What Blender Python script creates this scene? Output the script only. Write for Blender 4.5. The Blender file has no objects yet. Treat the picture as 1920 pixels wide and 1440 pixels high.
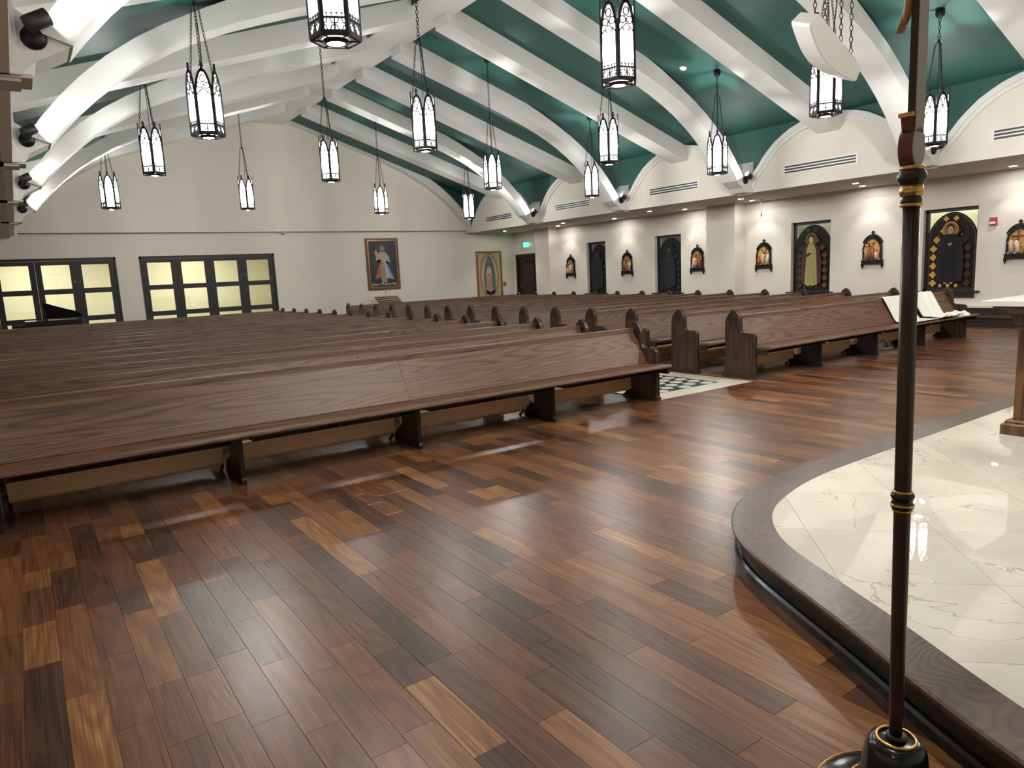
import bpy, bmesh, math, random
from math import sin, cos, pi, radians, sqrt, atan2
from mathutils import Vector, Matrix
random.seed(7)
SC = bpy.context.scene
COL = SC.collection
H = 1.53
# ------------------------------------------------------------------ camera, light, exposure
cam_d = bpy.data.cameras.new('camera'); cam = bpy.data.objects.new('camera', cam_d); COL.objects.link(cam)
R_ = Vector((0.8175, -0.5740, -0.0477)); W_ = Vector((0.5622, 0.8123, -0.15546))
W_.normalize(); R_ = (R_ - W_*R_.dot(W_)).normalized(); U_ = R_.cross(W_)
cam.matrix_world = Matrix(((R_.x, U_.x, -W_.x, 0), (R_.y, U_.y, -W_.y, 0), (R_.z, U_.z, -W_.z, H), (0, 0, 0, 1)))
cam_d.sensor_width = 36; cam_d.lens = 1313.87/1920*36; cam_d.clip_start = .05; cam_d.clip_end = 200
SC.camera = cam
SC.view_settings.view_transform = 'Standard'; SC.view_settings.look = 'None'
SC.view_settings.exposure = 3.0; SC.view_settings.gamma = 1.0; SC.view_settings.use_curve_mapping = False
wd = bpy.data.worlds.new('night'); SC.world = wd; wd.use_nodes = True
wd.node_tree.nodes['Background'].inputs[0].default_value = (.05, .07, .11, 1)
wd.node_tree.nodes['Background'].inputs[1].default_value = .3
try:
    SC.cycles.use_denoising = True; SC.cycles.max_bounces = 7; SC.cycles.diffuse_bounces = 4
    SC.cycles.glossy_bounces = 3; SC.cycles.transparent_max_bounces = 8; SC.cycles.sample_clamp_indirect = 6
    SC.cycles.use_light_tree = True
except Exception: pass
LANTERN_E = 1.7        # emission of the frosted lantern glass
LANTERN_W = 24.0       # bulb inside each lantern, W
SPOT_UP = 3.8         # bracket spotlights, W
DOWN_WALL = 3.8       # recessed wall washers, W
STAGE_W = 85.0        # warm spotlights on the rib over the platform, W
DOWN_AISLE = 7.0      # recessed downlights, W

# ------------------------------------------------------------------ measured building
XC = 7.1; XS = 14.1; XN = 0.165; XW = 16.4; XL = -2.3; YF = 23.1; YG = 22.85; YB = -3.2; ZS = 3.1

# ------------------------------------------------------------------ materials
MATS = {}
def nmat(name):
    m = bpy.data.materials.new(name); m.use_nodes = True; MATS[name] = m
    nt = m.node_tree; b = nt.nodes['Principled BSDF']
    return m, nt, b
def mat(name, col, rough=.6, metal=0, bump=0, bscale=40, var=0, emit=None, est=0, alpha=None, coat=0, spec=None):
    m, nt, b = nmat(name)
    b.inputs['Base Color'].default_value = (*col, 1); b.inputs['Roughness'].default_value = rough
    b.inputs['Metallic'].default_value = metal
    if spec is not None: b.inputs['Specular IOR Level'].default_value = spec
    if coat: b.inputs['Coat Weight'].default_value = coat; b.inputs['Coat Roughness'].default_value = .12
    if emit: b.inputs['Emission Color'].default_value = (*emit, 1); b.inputs['Emission Strength'].default_value = est
    if bump or var:
        tc = nt.nodes.new('ShaderNodeTexCoord'); n = nt.nodes.new('ShaderNodeTexNoise')
        n.inputs['Scale'].default_value = bscale; n.inputs['Detail'].default_value = 4
        nt.links.new(tc.outputs['Object'], n.inputs['Vector'])
        if bump:
            bp = nt.nodes.new('ShaderNodeBump'); bp.inputs['Strength'].default_value = bump; bp.inputs['Distance'].default_value = .01
            nt.links.new(n.outputs['Fac'], bp.inputs['Height']); nt.links.new(bp.outputs['Normal'], b.inputs['Normal'])
        if var:
            r = nt.nodes.new('ShaderNodeValToRGB'); nt.links.new(n.outputs['Fac'], r.inputs['Fac'])
            r.color_ramp.elements[0].position = .3; r.color_ramp.elements[1].position = .7
            r.color_ramp.elements[0].color = (*[c*(1-var) for c in col], 1); r.color_ramp.elements[1].color = (*[min(1, c*(1+var)) for c in col], 1)
            nt.links.new(r.outputs['Color'], b.inputs['Base Color'])
    return m
def math_(nt, op, a, b=None, c=None):
    n = nt.nodes.new('ShaderNodeMath'); n.operation = op
    for i, v in enumerate((a, b, c)):
        if v is None: continue
        if isinstance(v, (int, float)): n.inputs[i].default_value = v
        else: nt.links.new(v, n.inputs[i])
    return n.outputs[0]
def wood(name, stops, scl, lines=14, rough=.35, attr=False, coat=0, world=False, pore=.35, tw=.5):
    """wood grain: contour lines of a stretched noise field (scl = stretch per axis) over a slow tone change"""
    m, nt, b = nmat(name); L = nt.links.new
    if world:
        g = nt.nodes.new('ShaderNodeNewGeometry'); src = g.outputs['Position']
    else:
        tc = nt.nodes.new('ShaderNodeTexCoord'); src = tc.outputs['Object']
    mp = nt.nodes.new('ShaderNodeMapping'); mp.inputs['Scale'].default_value = scl
    L(src, mp.inputs['Vector'])
    if attr:
        at = nt.nodes.new('ShaderNodeAttribute'); at.attribute_name = 'tone'; rnd = at.outputs['Fac']
    else:
        oi = nt.nodes.new('ShaderNodeObjectInfo'); rnd = oi.outputs['Random']
    off = nt.nodes.new('ShaderNodeCombineXYZ'); o1 = math_(nt, 'MULTIPLY', rnd, 97.0); o2 = math_(nt, 'MULTIPLY', rnd, 53.0)
    L(o1, off.inputs[0]); L(o2, off.inputs[1]); L(o1, off.inputs[2])
    ad = nt.nodes.new('ShaderNodeVectorMath'); ad.operation = 'ADD'; L(mp.outputs[0], ad.inputs[0]); L(off.outputs[0], ad.inputs[1])
    n1 = nt.nodes.new('ShaderNodeTexNoise'); n1.inputs['Scale'].default_value = 1; n1.inputs['Detail'].default_value = 1.5; n1.inputs['Roughness'].default_value = .4
    L(ad.outputs[0], n1.inputs['Vector'])
    s = math_(nt, 'SINE', math_(nt, 'MULTIPLY', n1.outputs['Fac'], lines*2*pi))
    s = math_(nt, 'MULTIPLY_ADD', s, .5, .5)
    s = math_(nt, 'POWER', s, .55)
    m2 = nt.nodes.new('ShaderNodeMapping'); m2.inputs['Scale'].default_value = (scl[0]*3, scl[1]*3, scl[2]*3)
    mx = max(scl); m2.inputs['Scale'].default_value = tuple((22*v if v == mx else 2.5*v) for v in scl); L(src, m2.inputs['Vector'])
    n2 = nt.nodes.new('ShaderNodeTexNoise'); n2.inputs['Scale'].default_value = 1; n2.inputs['Detail'].default_value = 3; L(m2.outputs[0], n2.inputs['Vector'])
    n2c = math_(nt, 'MULTIPLY_ADD', n2.outputs['Fac'], 2.2, -.6)
    f = math_(nt, 'MULTIPLY_ADD', n2c, pore, math_(nt, 'MULTIPLY', s, 1-pore))
    if attr: f = math_(nt, 'MULTIPLY_ADD', rnd, tw/(1-tw)*1.0, f); f = math_(nt, 'MULTIPLY', f, 1-tw)
    r = nt.nodes.new('ShaderNodeValToRGB'); L(f, r.inputs['Fac'])
    el = r.color_ramp.elements
    el[0].position, el[0].color = stops[0][0], (*stops[0][1], 1); el[1].position, el[1].color = stops[-1][0], (*stops[-1][1], 1)
    for p, c in stops[1:-1]:
        e = el.new(p); e.color = (*c, 1)
    L(r.outputs['Color'], b.inputs['Base Color'])
    b.inputs['Roughness'].default_value = rough
    rr = math_(nt, 'MULTIPLY_ADD', n2.outputs['Fac'], .18, rough-.08); L(rr, b.inputs['Roughness'])
    bp = nt.nodes.new('ShaderNodeBump'); bp.inputs['Strength'].default_value = .25; bp.inputs['Distance'].default_value = .002
    L(f, bp.inputs['Height']); L(bp.outputs['Normal'], b.inputs['Normal'])
    if coat: b.inputs['Coat Weight'].default_value = coat; b.inputs['Coat Roughness'].default_value = .2
    return m
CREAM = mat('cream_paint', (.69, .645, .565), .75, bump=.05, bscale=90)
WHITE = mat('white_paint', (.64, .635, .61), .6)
TAUPE = mat('soffit_shaded_cream', (.52, .47, .41), .75)  # cream darkened in colour for soffit and corbel shade; bench ledge shares it
GREEN = mat('green_paint', (.017, .086, .072), .55)
TRIMW = mat('trim_white', (.68, .67, .64), .5)
PEW = wood('pew_oak', ((.15, (.040, .017, .009)), (.5, (.102, .047, .025)), (.95, (.165, .082, .045))), (.26, 3.0, 4.4), lines=30, rough=.46, pore=.5)
PEWV = wood('pew_oak_end', ((.15, (.022, .010, .007)), (.6, (.055, .026, .018)), (.95, (.078, .038, .026))), (9.0, 9.0, .5), lines=9, rough=.36)
PEWD = mat('pew_dark', (.018, .009, .008), .42)
FLOOR = wood('floor_plank', ((.12, (.024, .010, .007)), (.34, (.068, .026, .012)), (.54, (.125, .047, .018)), (.70, (.18, .070, .024)), (.84, (.26, .115, .035)), (.96, (.42, .23, .070))), (6.0, .8, 1.0), lines=9, rough=.30, attr=True, world=True, pore=.65, tw=.56)
ALTARW = wood('altar_oak', ((.1, (.05, .022, .010)), (.5, (.125, .055, .023)), (.9, (.19, .09, .038))), (8, 8, .6), lines=8, rough=.4)
STEPW = wood('step_oak', ((.1, (.035, .018, .013)), (.5, (.066, .036, .025)), (.9, (.10, .055, .038))), (1.6, 2.4, 3), lines=42, rough=.33, pore=.5)
DOORW = mat('door_dark', (.010, .009, .009), .55)
DARKW = mat('dark_trim', (.020, .010, .009), .4)
IRON = mat('black_iron', (.012, .011, .012), .42, metal=.6)
BLACK = mat('black_gloss', (.008, .008, .009), .18)
BLACKM = mat('black_matt', (.012, .012, .013), .5)
GOLD = mat('gold_leaf', (.70, .42, .12), .28, metal=.9)
TAN = mat('tan_vinyl', (.82, .52, .29), .5, var=.08, bscale=60)
CLOTH = mat('white_cloth', (.78, .80, .76), .9, bump=.3, bscale=30)
PLASTIC = mat('white_plastic', (.72, .72, .70), .4)
SPK = mat('speaker_white', (.70, .68, .63), .45)
TILEC = mat('cream_tile', (.60, .57, .47), .3, var=.06, bscale=4)
TILEB = mat('black_tile', (.012, .014, .014), .3)
TILEW = mat('white_tile', (.62, .65, .63), .25)
BRASS = mat('brass', (.55, .40, .18), .3, metal=.8)
RED = mat('red_enamel', (.40, .015, .02), .35)
SKIN = mat('carved_skin', (.44, .20, .075), .5)
GREYP = mat('grey_primer', (.42, .39, .37), .55)
POLE = mat('pole_brown', (.035, .016, .014), .33)
REDB = mat('red_brown', (.16, .035, .02), .45)
m, nt, b = nmat('lantern_glow')
for n in list(nt.nodes):
    if n.type != 'OUTPUT_MATERIAL': nt.nodes.remove(n)
em = nt.nodes.new('ShaderNodeEmission'); em.inputs[0].default_value = (1, .975, .93, 1); em.inputs[1].default_value = LANTERN_E
tr = nt.nodes.new('ShaderNodeBsdfTransparent'); mx = nt.nodes.new('ShaderNodeMixShader'); mx.inputs[0].default_value = .3
nt.links.new(tr.outputs[0], mx.inputs[1]); nt.links.new(em.outputs[0], mx.inputs[2]); nt.links.new(mx.outputs[0], nt.nodes['Material Output'].inputs[0]); GLOW = m
def emis(name, col, st):
    m, nt, b = nmat(name); b.inputs['Base Color'].default_value = (*col, 1)
    b.inputs['Emission Color'].default_value = (*col, 1); b.inputs['Emission Strength'].default_value = st; return m
LAMPG = emis('lamp_glow', (1, .98, .93), 30)
EXITG = emis('exit_green', (.02, .75, .30), 1.3)
def glass(name, tint, refl=.12, rough=.03):
    m, nt, b = nmat(name)
    for n in list(nt.nodes):
        if n.type != 'OUTPUT_MATERIAL': nt.nodes.remove(n)
    t = nt.nodes.new('ShaderNodeBsdfTransparent'); t.inputs[0].default_value = (*tint, 1)
    g = nt.nodes.new('ShaderNodeBsdfGlossy'); g.inputs['Roughness'].default_value = rough
    mx = nt.nodes.new('ShaderNodeMixShader'); mx.inputs[0].default_value = refl
    nt.links.new(t.outputs[0], mx.inputs[1]); nt.links.new(g.outputs[0], mx.inputs[2]); nt.links.new(mx.outputs[0], nt.nodes['Material Output'].inputs[0])
    return m
GLASS = glass('clear_glass', (.95, .97, .93), .14)
# marble
def marble():
    m, nt, b = nmat('marble'); L = nt.links.new
    g = nt.nodes.new('ShaderNodeNewGeometry'); oi = nt.nodes.new('ShaderNodeObjectInfo')
    off = nt.nodes.new('ShaderNodeCombineXYZ'); o = math_(nt, 'MULTIPLY', oi.outputs['Random'], 60.0)
    L(o, off.inputs[0]); L(o, off.inputs[1]); ad = nt.nodes.new('ShaderNodeVectorMath'); L(g.outputs['Position'], ad.inputs[0]); L(off.outputs[0], ad.inputs[1])
    n0 = nt.nodes.new('ShaderNodeTexNoise'); n0.inputs['Scale'].default_value = 1.6; n0.inputs['Detail'].default_value = 5; n0.inputs['Distortion'].default_value = .6; L(ad.outputs[0], n0.inputs['Vector'])
    v = math_(nt, 'ABSOLUTE', math_(nt, 'SUBTRACT', n0.outputs['Fac'], .56))
    v = math_(nt, 'LESS_THAN', v, .0035)
    n1 = nt.nodes.new('ShaderNodeTexNoise'); n1.inputs['Scale'].default_value = 2.2; L(g.outputs['Position'], n1.inputs['Vector'])
    v = math_(nt, 'MULTIPLY', v, math_(nt, 'GREATER_THAN', n1.outputs['Fac'], .47)); v = math_(nt, 'MULTIPLY', v, .5)
    r = nt.nodes.new('ShaderNodeValToRGB'); L(n0.outputs['Fac'], r.inputs['Fac'])
    r.color_ramp.elements[0].color = (.60, .56, .49, 1); r.color_ramp.elements[1].color = (.72, .68, .61, 1)
    r.color_ramp.elements[0].position = .3; r.color_ramp.elements[1].position = .6
    mx = nt.nodes.new('ShaderNodeMix'); mx.data_type = 'RGBA'; L(v, mx.inputs['Factor']); L(r.outputs['Color'], mx.inputs['A']); mx.inputs['B'].default_value = (.30, .27, .21, 1)
    L(mx.outputs['Result'], b.inputs['Base Color']); b.inputs['Roughness'].default_value = .012; b.inputs['Specular IOR Level'].default_value = .5
    return m
MARBLE = marble()
_pc = {}
def paint(c, rough=.5):
    k = tuple(round(v, 3) for v in c)+(rough,)
    if k not in _pc: _pc[k] = mat('paint_%d' % len(_pc), c, rough)
    return _pc[k]

# ------------------------------------------------------------------ mesh builder
class MB:
    def __init__(s): s.v = []; s.f = []; s.m = []; s.mats = []; s.sm = []
    def mi(s, m):
        if m not in s.mats: s.mats.append(m)
        return s.mats.index(m)
    def add(s, vs, fs, m, smooth=False):
        o = len(s.v); s.v += [tuple(p) for p in vs]; i = s.mi(m)
        for f in fs: s.f.append(tuple(o+k for k in f)); s.m.append(i); s.sm.append(smooth)
    def box(s, x0, x1, y0, y1, z0, z1, m, M=None, ch=0):
        if ch:
            c = min(ch, (z1-z0)*.45)
            vs = [(x, y, z) for z, d in ((z0, 0), (z1-c, 0)) for x, y in ((x0, y0), (x1, y0), (x1, y1), (x0, y1))]
            vs += [(x0+c, y0+c, z1), (x1-c, y0+c, z1), (x1-c, y1-c, z1), (x0+c, y1-c, z1)]
            fs = [(3, 2, 1, 0), (8, 9, 10, 11)]
            for k in range(4):
                n = (k+1) % 4; fs += [(k, n, n+4, k+4), (k+4, n+4, n+8, k+8)]
        else:
            vs = [(x0, y0, z0), (x1, y0, z0), (x1, y1, z0), (x0, y1, z0), (x0, y0, z1), (x1, y0, z1), (x1, y1, z1), (x0, y1, z1)]
            fs = [(3, 2, 1, 0), (4, 5, 6, 7), (0, 1, 5, 4), (1, 2, 6, 5), (2, 3, 7, 6), (3, 0, 4, 7)]
        if M: vs = [M @ Vector(p) for p in vs]
        s.add(vs, fs, m)
    def prism(s, poly, a, b, fn, m, smooth=False, mcap=None):
        """poly: 2-D outline; fn(u, v, w) -> 3-D, w from a to b"""
        n = len(poly); vs = [fn(u, v, a) for u, v in poly]+[fn(u, v, b) for u, v in poly]
        fs = [(k, (k+1) % n, n+(k+1) % n, n+k) for k in range(n)]
        s.add(vs, fs, m, smooth)
        s.add(vs, [tuple(range(n-1, -1, -1)), tuple(range(n, 2*n))], mcap or m)
    def tube(s, pts, r, m, n=6, closed=False, smooth=True, caps=True):
        pts = [Vector(p) for p in pts]; N = len(pts); rs = r if isinstance(r, (list, tuple)) else [r]*N; vs = []
        ref = None
        for i, p in enumerate(pts):
            if closed: t = pts[(i+1) % N]-pts[i-1]
            else: t = pts[min(i+1, N-1)]-pts[max(i-1, 0)]
            t.normalize()
            if ref is None: ref = Vector((0, 0, 1)) if abs(t.z) < .9 else Vector((1, 0, 0))
            a = (ref-t*ref.dot(t)); a.normalize(); ref = a; bb = t.cross(a)
            for k in range(n):
                th = 2*pi*k/n; vs.append(p+(a*cos(th)+bb*sin(th))*rs[i])
        fs = []
        for i in range(N if closed else N-1):
            j = (i+1) % N
            for k in range(n): fs.append((i*n+k, i*n+(k+1) % n, j*n+(k+1) % n, j*n+k))
        s.add(vs, fs, m, smooth)
        if caps and not closed: s.add(vs[:n]+vs[-n:], [tuple(range(n-1, -1, -1)), tuple(range(n, 2*n))], m)
    def lathe(s, prof, m, n=24, c=(0, 0, 0), smooth=True, ring=False):
        vs = []; fs = []
        for r, z in prof:
            for k in range(n):
                t = 2*pi*k/n; vs.append((c[0]+r*cos(t), c[1]+r*sin(t), c[2]+z))
        for i in range(len(prof)-1):
            for k in range(n): fs.append((i*n+k, i*n+(k+1) % n, (i+1)*n+(k+1) % n, (i+1)*n+k))
        if ring:
            e = len(prof)-1
            for k in range(n): fs.append((e*n+k, e*n+(k+1) % n, (k+1) % n, k))
            s.add(vs, fs, m, smooth); return
        if prof[0][0] > .0005: fs.append(tuple(range(n-1, -1, -1)))
        if prof[-1][0] > .0005: fs.append(tuple((len(prof)-1)*n+k for k in range(n)))
        s.add(vs, fs, m, smooth)
    def ball(s, c, r, m, n=10, k=6, M=None):
        rx, ry, rz = r if isinstance(r, (tuple, list)) else (r, r, r); vs = []; fs = []
        for i in range(k+1):
            ph = pi*i/k
            for j in range(n):
                th = 2*pi*j/n; p = Vector((rx*sin(ph)*cos(th), ry*sin(ph)*sin(th), -rz*cos(ph)))
                if M: p = M @ p
                vs.append(p+Vector(c))
        for i in range(k):
            for j in range(n): fs.append((i*n+j, i*n+(j+1) % n, (i+1)*n+(j+1) % n, (i+1)*n+j))
        s.add(vs, fs, m, True)
    def strip(s, pts, w, d, fn, m, closed=False):
        """flat bar of width w following 2-D points, raised d, placed by fn(u, v, depth)"""
        N = len(pts); L = []; Rr = []
        for i in range(N):
            p = pts[i]; a = pts[i-1] if (closed or i) else pts[i]; c = pts[(i+1) % N] if (closed or i < N-1) else pts[i]
            tx, ty = c[0]-a[0], c[1]-a[1]; l = math.hypot(tx, ty) or 1; nx, ny = -ty/l*w/2, tx/l*w/2
            L.append((p[0]+nx, p[1]+ny)); Rr.append((p[0]-nx, p[1]-ny))
        vs = []
        for i in range(N): vs += [fn(*L[i], 0), fn(*Rr[i], 0), fn(*Rr[i], d), fn(*L[i], d)]
        fs = []
        for i in range(N if closed else N-1):
            j = (i+1) % N
            for a, b in ((0, 1), (1, 2), (2, 3), (3, 0)): fs.append((i*4+a, i*4+b, j*4+b, j*4+a))
        if not closed: fs += [(3, 2, 1, 0), ((N-1)*4, (N-1)*4+1, (N-1)*4+2, (N-1)*4+3)]
        s.add(vs, fs, m)
    def mesh(s, name):
        me = bpy.data.meshes.new(name); me.from_pydata(s.v, [], s.f)
        for m in s.mats: me.materials.append(m)
        me.polygons.foreach_set('material_index', s.m); me.polygons.foreach_set('use_smooth', s.sm)
        bm = bmesh.new(); bm.from_mesh(me); bmesh.ops.remove_doubles(bm, verts=bm.verts, dist=1e-5); bmesh.ops.recalc_face_normals(bm, faces=bm.faces); bm.to_mesh(me); bm.free()
        me.update(); return me
    def obj(s, name, parent=None, loc=None, **kw):
        o = bpy.data.objects.new(name, s.mesh(name)); COL.objects.link(o)
        if parent: o.parent = parent
        if loc: o.location = loc
        for k, v in kw.items(): o[k] = v
        return o
def put(name, me, parent=None, loc=None, rz=None, **kw):
    o = bpy.data.objects.new(name, me); COL.objects.link(o)
    if parent: o.parent = parent
    if loc: o.location = loc
    if rz is not None: o.rotation_euler = (0, 0, rz)
    for k, v in kw.items(): o[k] = v
    return o
def thing(name, label, cat, loc=(0, 0, 0), rz=0, group=None):
    o = bpy.data.objects.new(name, None); COL.objects.link(o); o.location = loc; o.rotation_euler = (0, 0, rz); o.empty_display_size = .1
    o['label'] = label; o['category'] = cat
    if group: o['group'] = group
    return o
def setting(name, label, cat, loc=(0, 0, 0)):
    o = thing(name, label, cat, loc); o['kind'] = 'structure'; return o
def copy_tree(o, parent=None):
    c = o.copy(); COL.objects.link(c); c.parent = parent
    for ch in list(o.children): copy_tree(ch, c)
    return c
XY = lambda u, v, w: (u, v, w)
def fXZ(y): return lambda u, v, w: (u, y+w, v)      # profile in x-z
def fYZ(x): return lambda u, v, w: (x+w, u, v)      # profile in y-z
def text(name, body, size, M, m, parent=None, ext=.002, shear=0, align='CENTER'):
    c = bpy.data.curves.new(name, 'FONT'); c.body = body; c.size = size; c.extrude = ext; c.align_x = align; c.align_y = 'CENTER'; c.shear = shear
    c.materials.append(m); o = bpy.data.objects.new(name, c); COL.objects.link(o); o.matrix_local = M
    bpy.context.view_layer.update(); me = bpy.data.meshes.new_from_object(o); o2 = bpy.data.objects.new(name, me); COL.objects.link(o2); o2.matrix_local = M; bpy.data.objects.remove(o)
    if parent: o2.parent = parent
    return o2

# ------------------------------------------------------------------ floor
floor = setting('floor', 'dark multi-tone hardwood plank floor of the church nave', 'floor')
mb = MB(); mb.box(XL-.2, XW+.4, YB-.2, YF+.2, -.2, -.012, DARKW); mb.obj('subfloor', floor)
PW = .1317
def plank(mb, x0, x1, y0, y1, tone, tones):
    g = .0004; n0 = len(mb.f)
    mb.box(x0+g, x1-g, y0+g, y1-g, -.012, 0, FLOOR, ch=.0007)
    tones += [tone]*(len(mb.f)-n0)
def tone_attr(me, tones):
    a = me.attributes.new('tone', 'FLOAT', 'FACE'); a.data.foreach_set('value', tones)
def mk(mb, name, tones):     # keep face order: no merging
    me = bpy.data.meshes.new(name); me.from_pydata(mb.v, [], mb.f); me.materials.append(FLOOR); tone_attr(me, tones); me.update(); return me
AX0, AX1, AY0 = 5.97, 7.69, 5.60      # tiled aisle
planks = []
ix = math.floor((XL)/PW)
x = -0.042+PW*round((XL+.042)/PW)
rr = random.Random(11)
while x < XW+.1:
    y = YB-rr.random()*.8
    while y < YF:
        ln = rr.choice((.28, .4, .5, .6, .75, .9, 1.1))*rr.uniform(.9, 1.1); y1 = min(y+ln, YF+.05)
        t = rr.random(); t = .5+.5*math.copysign(abs(2*t-1)**1.5, 2*t-1)
        segs = [(y, y1)]
        if x+PW > AX0 and x < AX1 and y1 > AY0:
            segs = [(y, AY0)] if y < AY0 else []
        for a, b2 in segs:
            if b2-a > .02: planks.append((x, x+PW, a, b2, t))
        y = y1
    x += PW
def vis(p):
    cx, cy = (p[0]+p[1])/2, (p[2]+p[3])/2; d = Vector((cx, cy, -H)); z = d.dot(W_)
    if z < .3: return 1e9
    px, py = 960+1313.9*d.dot(R_)/z, 720-1313.9*d.dot(U_)/z
    if px < -80 or px > 2000 or py > 1560 or cy > 5.6 or (cx > 2.9 and cy < 2.5) or (cx > 2.3 and cy < 1.1): return 1e8+z
    return z
planks.sort(key=vis)
for p in planks[:290]:
    mb = MB(); t = []; plank(mb, *p, t); put('plank', mk(mb, 'plank', t), floor)
mb = MB(); t = []
for p in planks[290:]: plank(mb, *p, t)
put('plank_field', mk(mb, 'plank_field', t), floor, kind='stuff')
# tiled centre aisle
mb = MB(); mb.box(AX0, AX1, AY0, YF, -.012, -.004, TILEB); mb.obj('tile_bed', floor)
for (a, b2, c, d) in ((AX0, AX1, AY0, AY0+.3), (AX0, AX0+.33, AY0+.3, YF), (AX1-.3, AX1, AY0+.3, YF)):
    n = max(1, round(max(b2-a, d-c)/.6))
    for k in range(n):
        mb = MB()
        if b2-a > d-c: mb.box(a+(b2-a)*k/n+.001, a+(b2-a)*(k+1)/n-.001, c+.001, d-.001, -.012, 0, TILEC)
        else: mb.box(a+.001, b2-.001, c+(d-c)*k/n+.001, c+(d-c)*(k+1)/n-.001, -.012, 0, TILEC)
        mb.obj('border_tile', floor)
def hexa(mb, cx, cy, z0=-.01, z1=.001, r=.105):
    ps = [(cx+r*cos(radians(60*k))*1.0, cy+r*sin(radians(60*k))*.98) for k in range(6)]
    cl = [(min(max(px, AX0+.335), AX1-.305), max(py, AY0+.305)) for px, py in ps]
    mb.prism(cl, z0, z1, lambda u, v, w: (u, v, w), TILEW)
mb0 = MB(); hexs = MB(); cols = [6.41+.21*k for k in range(5)]
for ci, cx in enumerate(cols):
    for k in range(90):
        cy = AY0+.40+.222*k+(.111 if ci % 2 else 0)
        if cy > YF: break
        m_ = MB() if k < 16 else hexs
        hexa(m_, cx, cy, r=.091)
        if k < 16: m_.obj('hexagon_tile', floor)
hexs.obj('hexagon_tile_field', floor, kind='stuff')

# ------------------------------------------------------------------ walls
def wallbox(name, label, boxes, m=CREAM, cat='wall'):
    o = setting(name, label, cat); k = 0
    mb = MB()
    for b_ in boxes: mb.box(*b_, m)
    mb.obj('wall_surface', o); return o
D1 = (-1.40, 2.45); D2 = (3.05, 6.93); DT = 2.52
wallbox('wall_far', 'cream far wall with folding glass doors', [
    (XL, D1[0], YF, YF+.25, 0, ZS+.12), (D1[0], D1[1], YF, YF+.25, DT, ZS+.12), (D1[1], D2[0], YF, YF+.25, 0, ZS+.12),
    (D2[0], D2[1], YF, YF+.25, DT, ZS+.12), (D2[1], XW, YF, YF+.25, 0, ZS+.12)])
WIN = [(17.80, 18.76), (14.50, 15.56), (9.77, 10.84), (6.55, 7.62)]     # y0,y1 of the recessed openings (near, far)
WZ0, WZ1 = .72, 2.46
bx = []; ys = [YB]
for a, b_ in sorted(WIN): bx += [(XW, XW+.32, ys[-1], a, 0, ZS+.12), (XW, XW+.32, a, b_, 0, WZ0-.04), (XW, XW+.32, a, b_, WZ1, ZS+.12)]; ys.append(b_)
bx += [(XW, XW+.32, ys[-1], 21.62, 0, ZS+.12), (XW, XW+.32, 21.62, YF+.25, 2.24, ZS+.12), (XW, XW+.32, 22.98, YF+.25, 0, 2.24)]
wallbox('wall_right', 'cream side wall with stained glass windows', bx)
for y0, y1 in ((12.25, 13.2), (20.31, 21.15)):
    o = setting('wall_right_pilaster', 'cream pilaster projecting from the window wall, '+('between the second and third windows' if y0 < 15 else 'beside the exit door'), 'pilaster')
    mb = MB(); mb.box(15.97, XW, y0, y1, 0, ZS, CREAM, ch=0); mb.obj('pilaster_shaft', o)
wallbox('wall_left', 'cream side wall of the left aisle', [(XL-.25, XL, YB, YF+.25, 0, ZS+.12)])
wallbox('wall_near', 'cream wall behind the altar platform', [(XL-.25, XW+.3, YB-.25, YB, 0, 7.2)])
# ------------------------------------------------------------------ ceiling
ceil = setting('ceiling', 'green pitched ceiling crossed by white beams and curved ribs', 'ceiling')
SL = .33; ZR = 6.62
def zs(dx): return ZR-SL*(dx-.45)
for s in (1, -1):
    mb = MB(); a, c = 0.0, 7.0
    P_ = [(XC+s*a, zs(a)), (XC+s*c, zs(c)), (XC+s*c, zs(c)+.12), (XC+s*a, zs(a)+.12)]
    mb.prism(P_, YB, YF+.1, lambda u, v, w: (u, w, v), GREEN); mb.obj('roof_slope', ceil)
ARC = [(0, 1.38), (.3, 1.365), (.62, 1.30), (.85, 1.22), (1.03, 1.125), (1.2, 1.02), (1.36, .88), (1.5, .74), (1.63, .575), (1.74, .46), (1.83, .34), (1.91, .22), (1.98, .06)]
arc = [(-a, ZS+z) for a, z in ARC[:0:-1]]+[(a, ZS+z) for a, z in ARC]
BAYS = [.5, 4.5, 8.5, 12.5, 16.5, 20.5]
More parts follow.
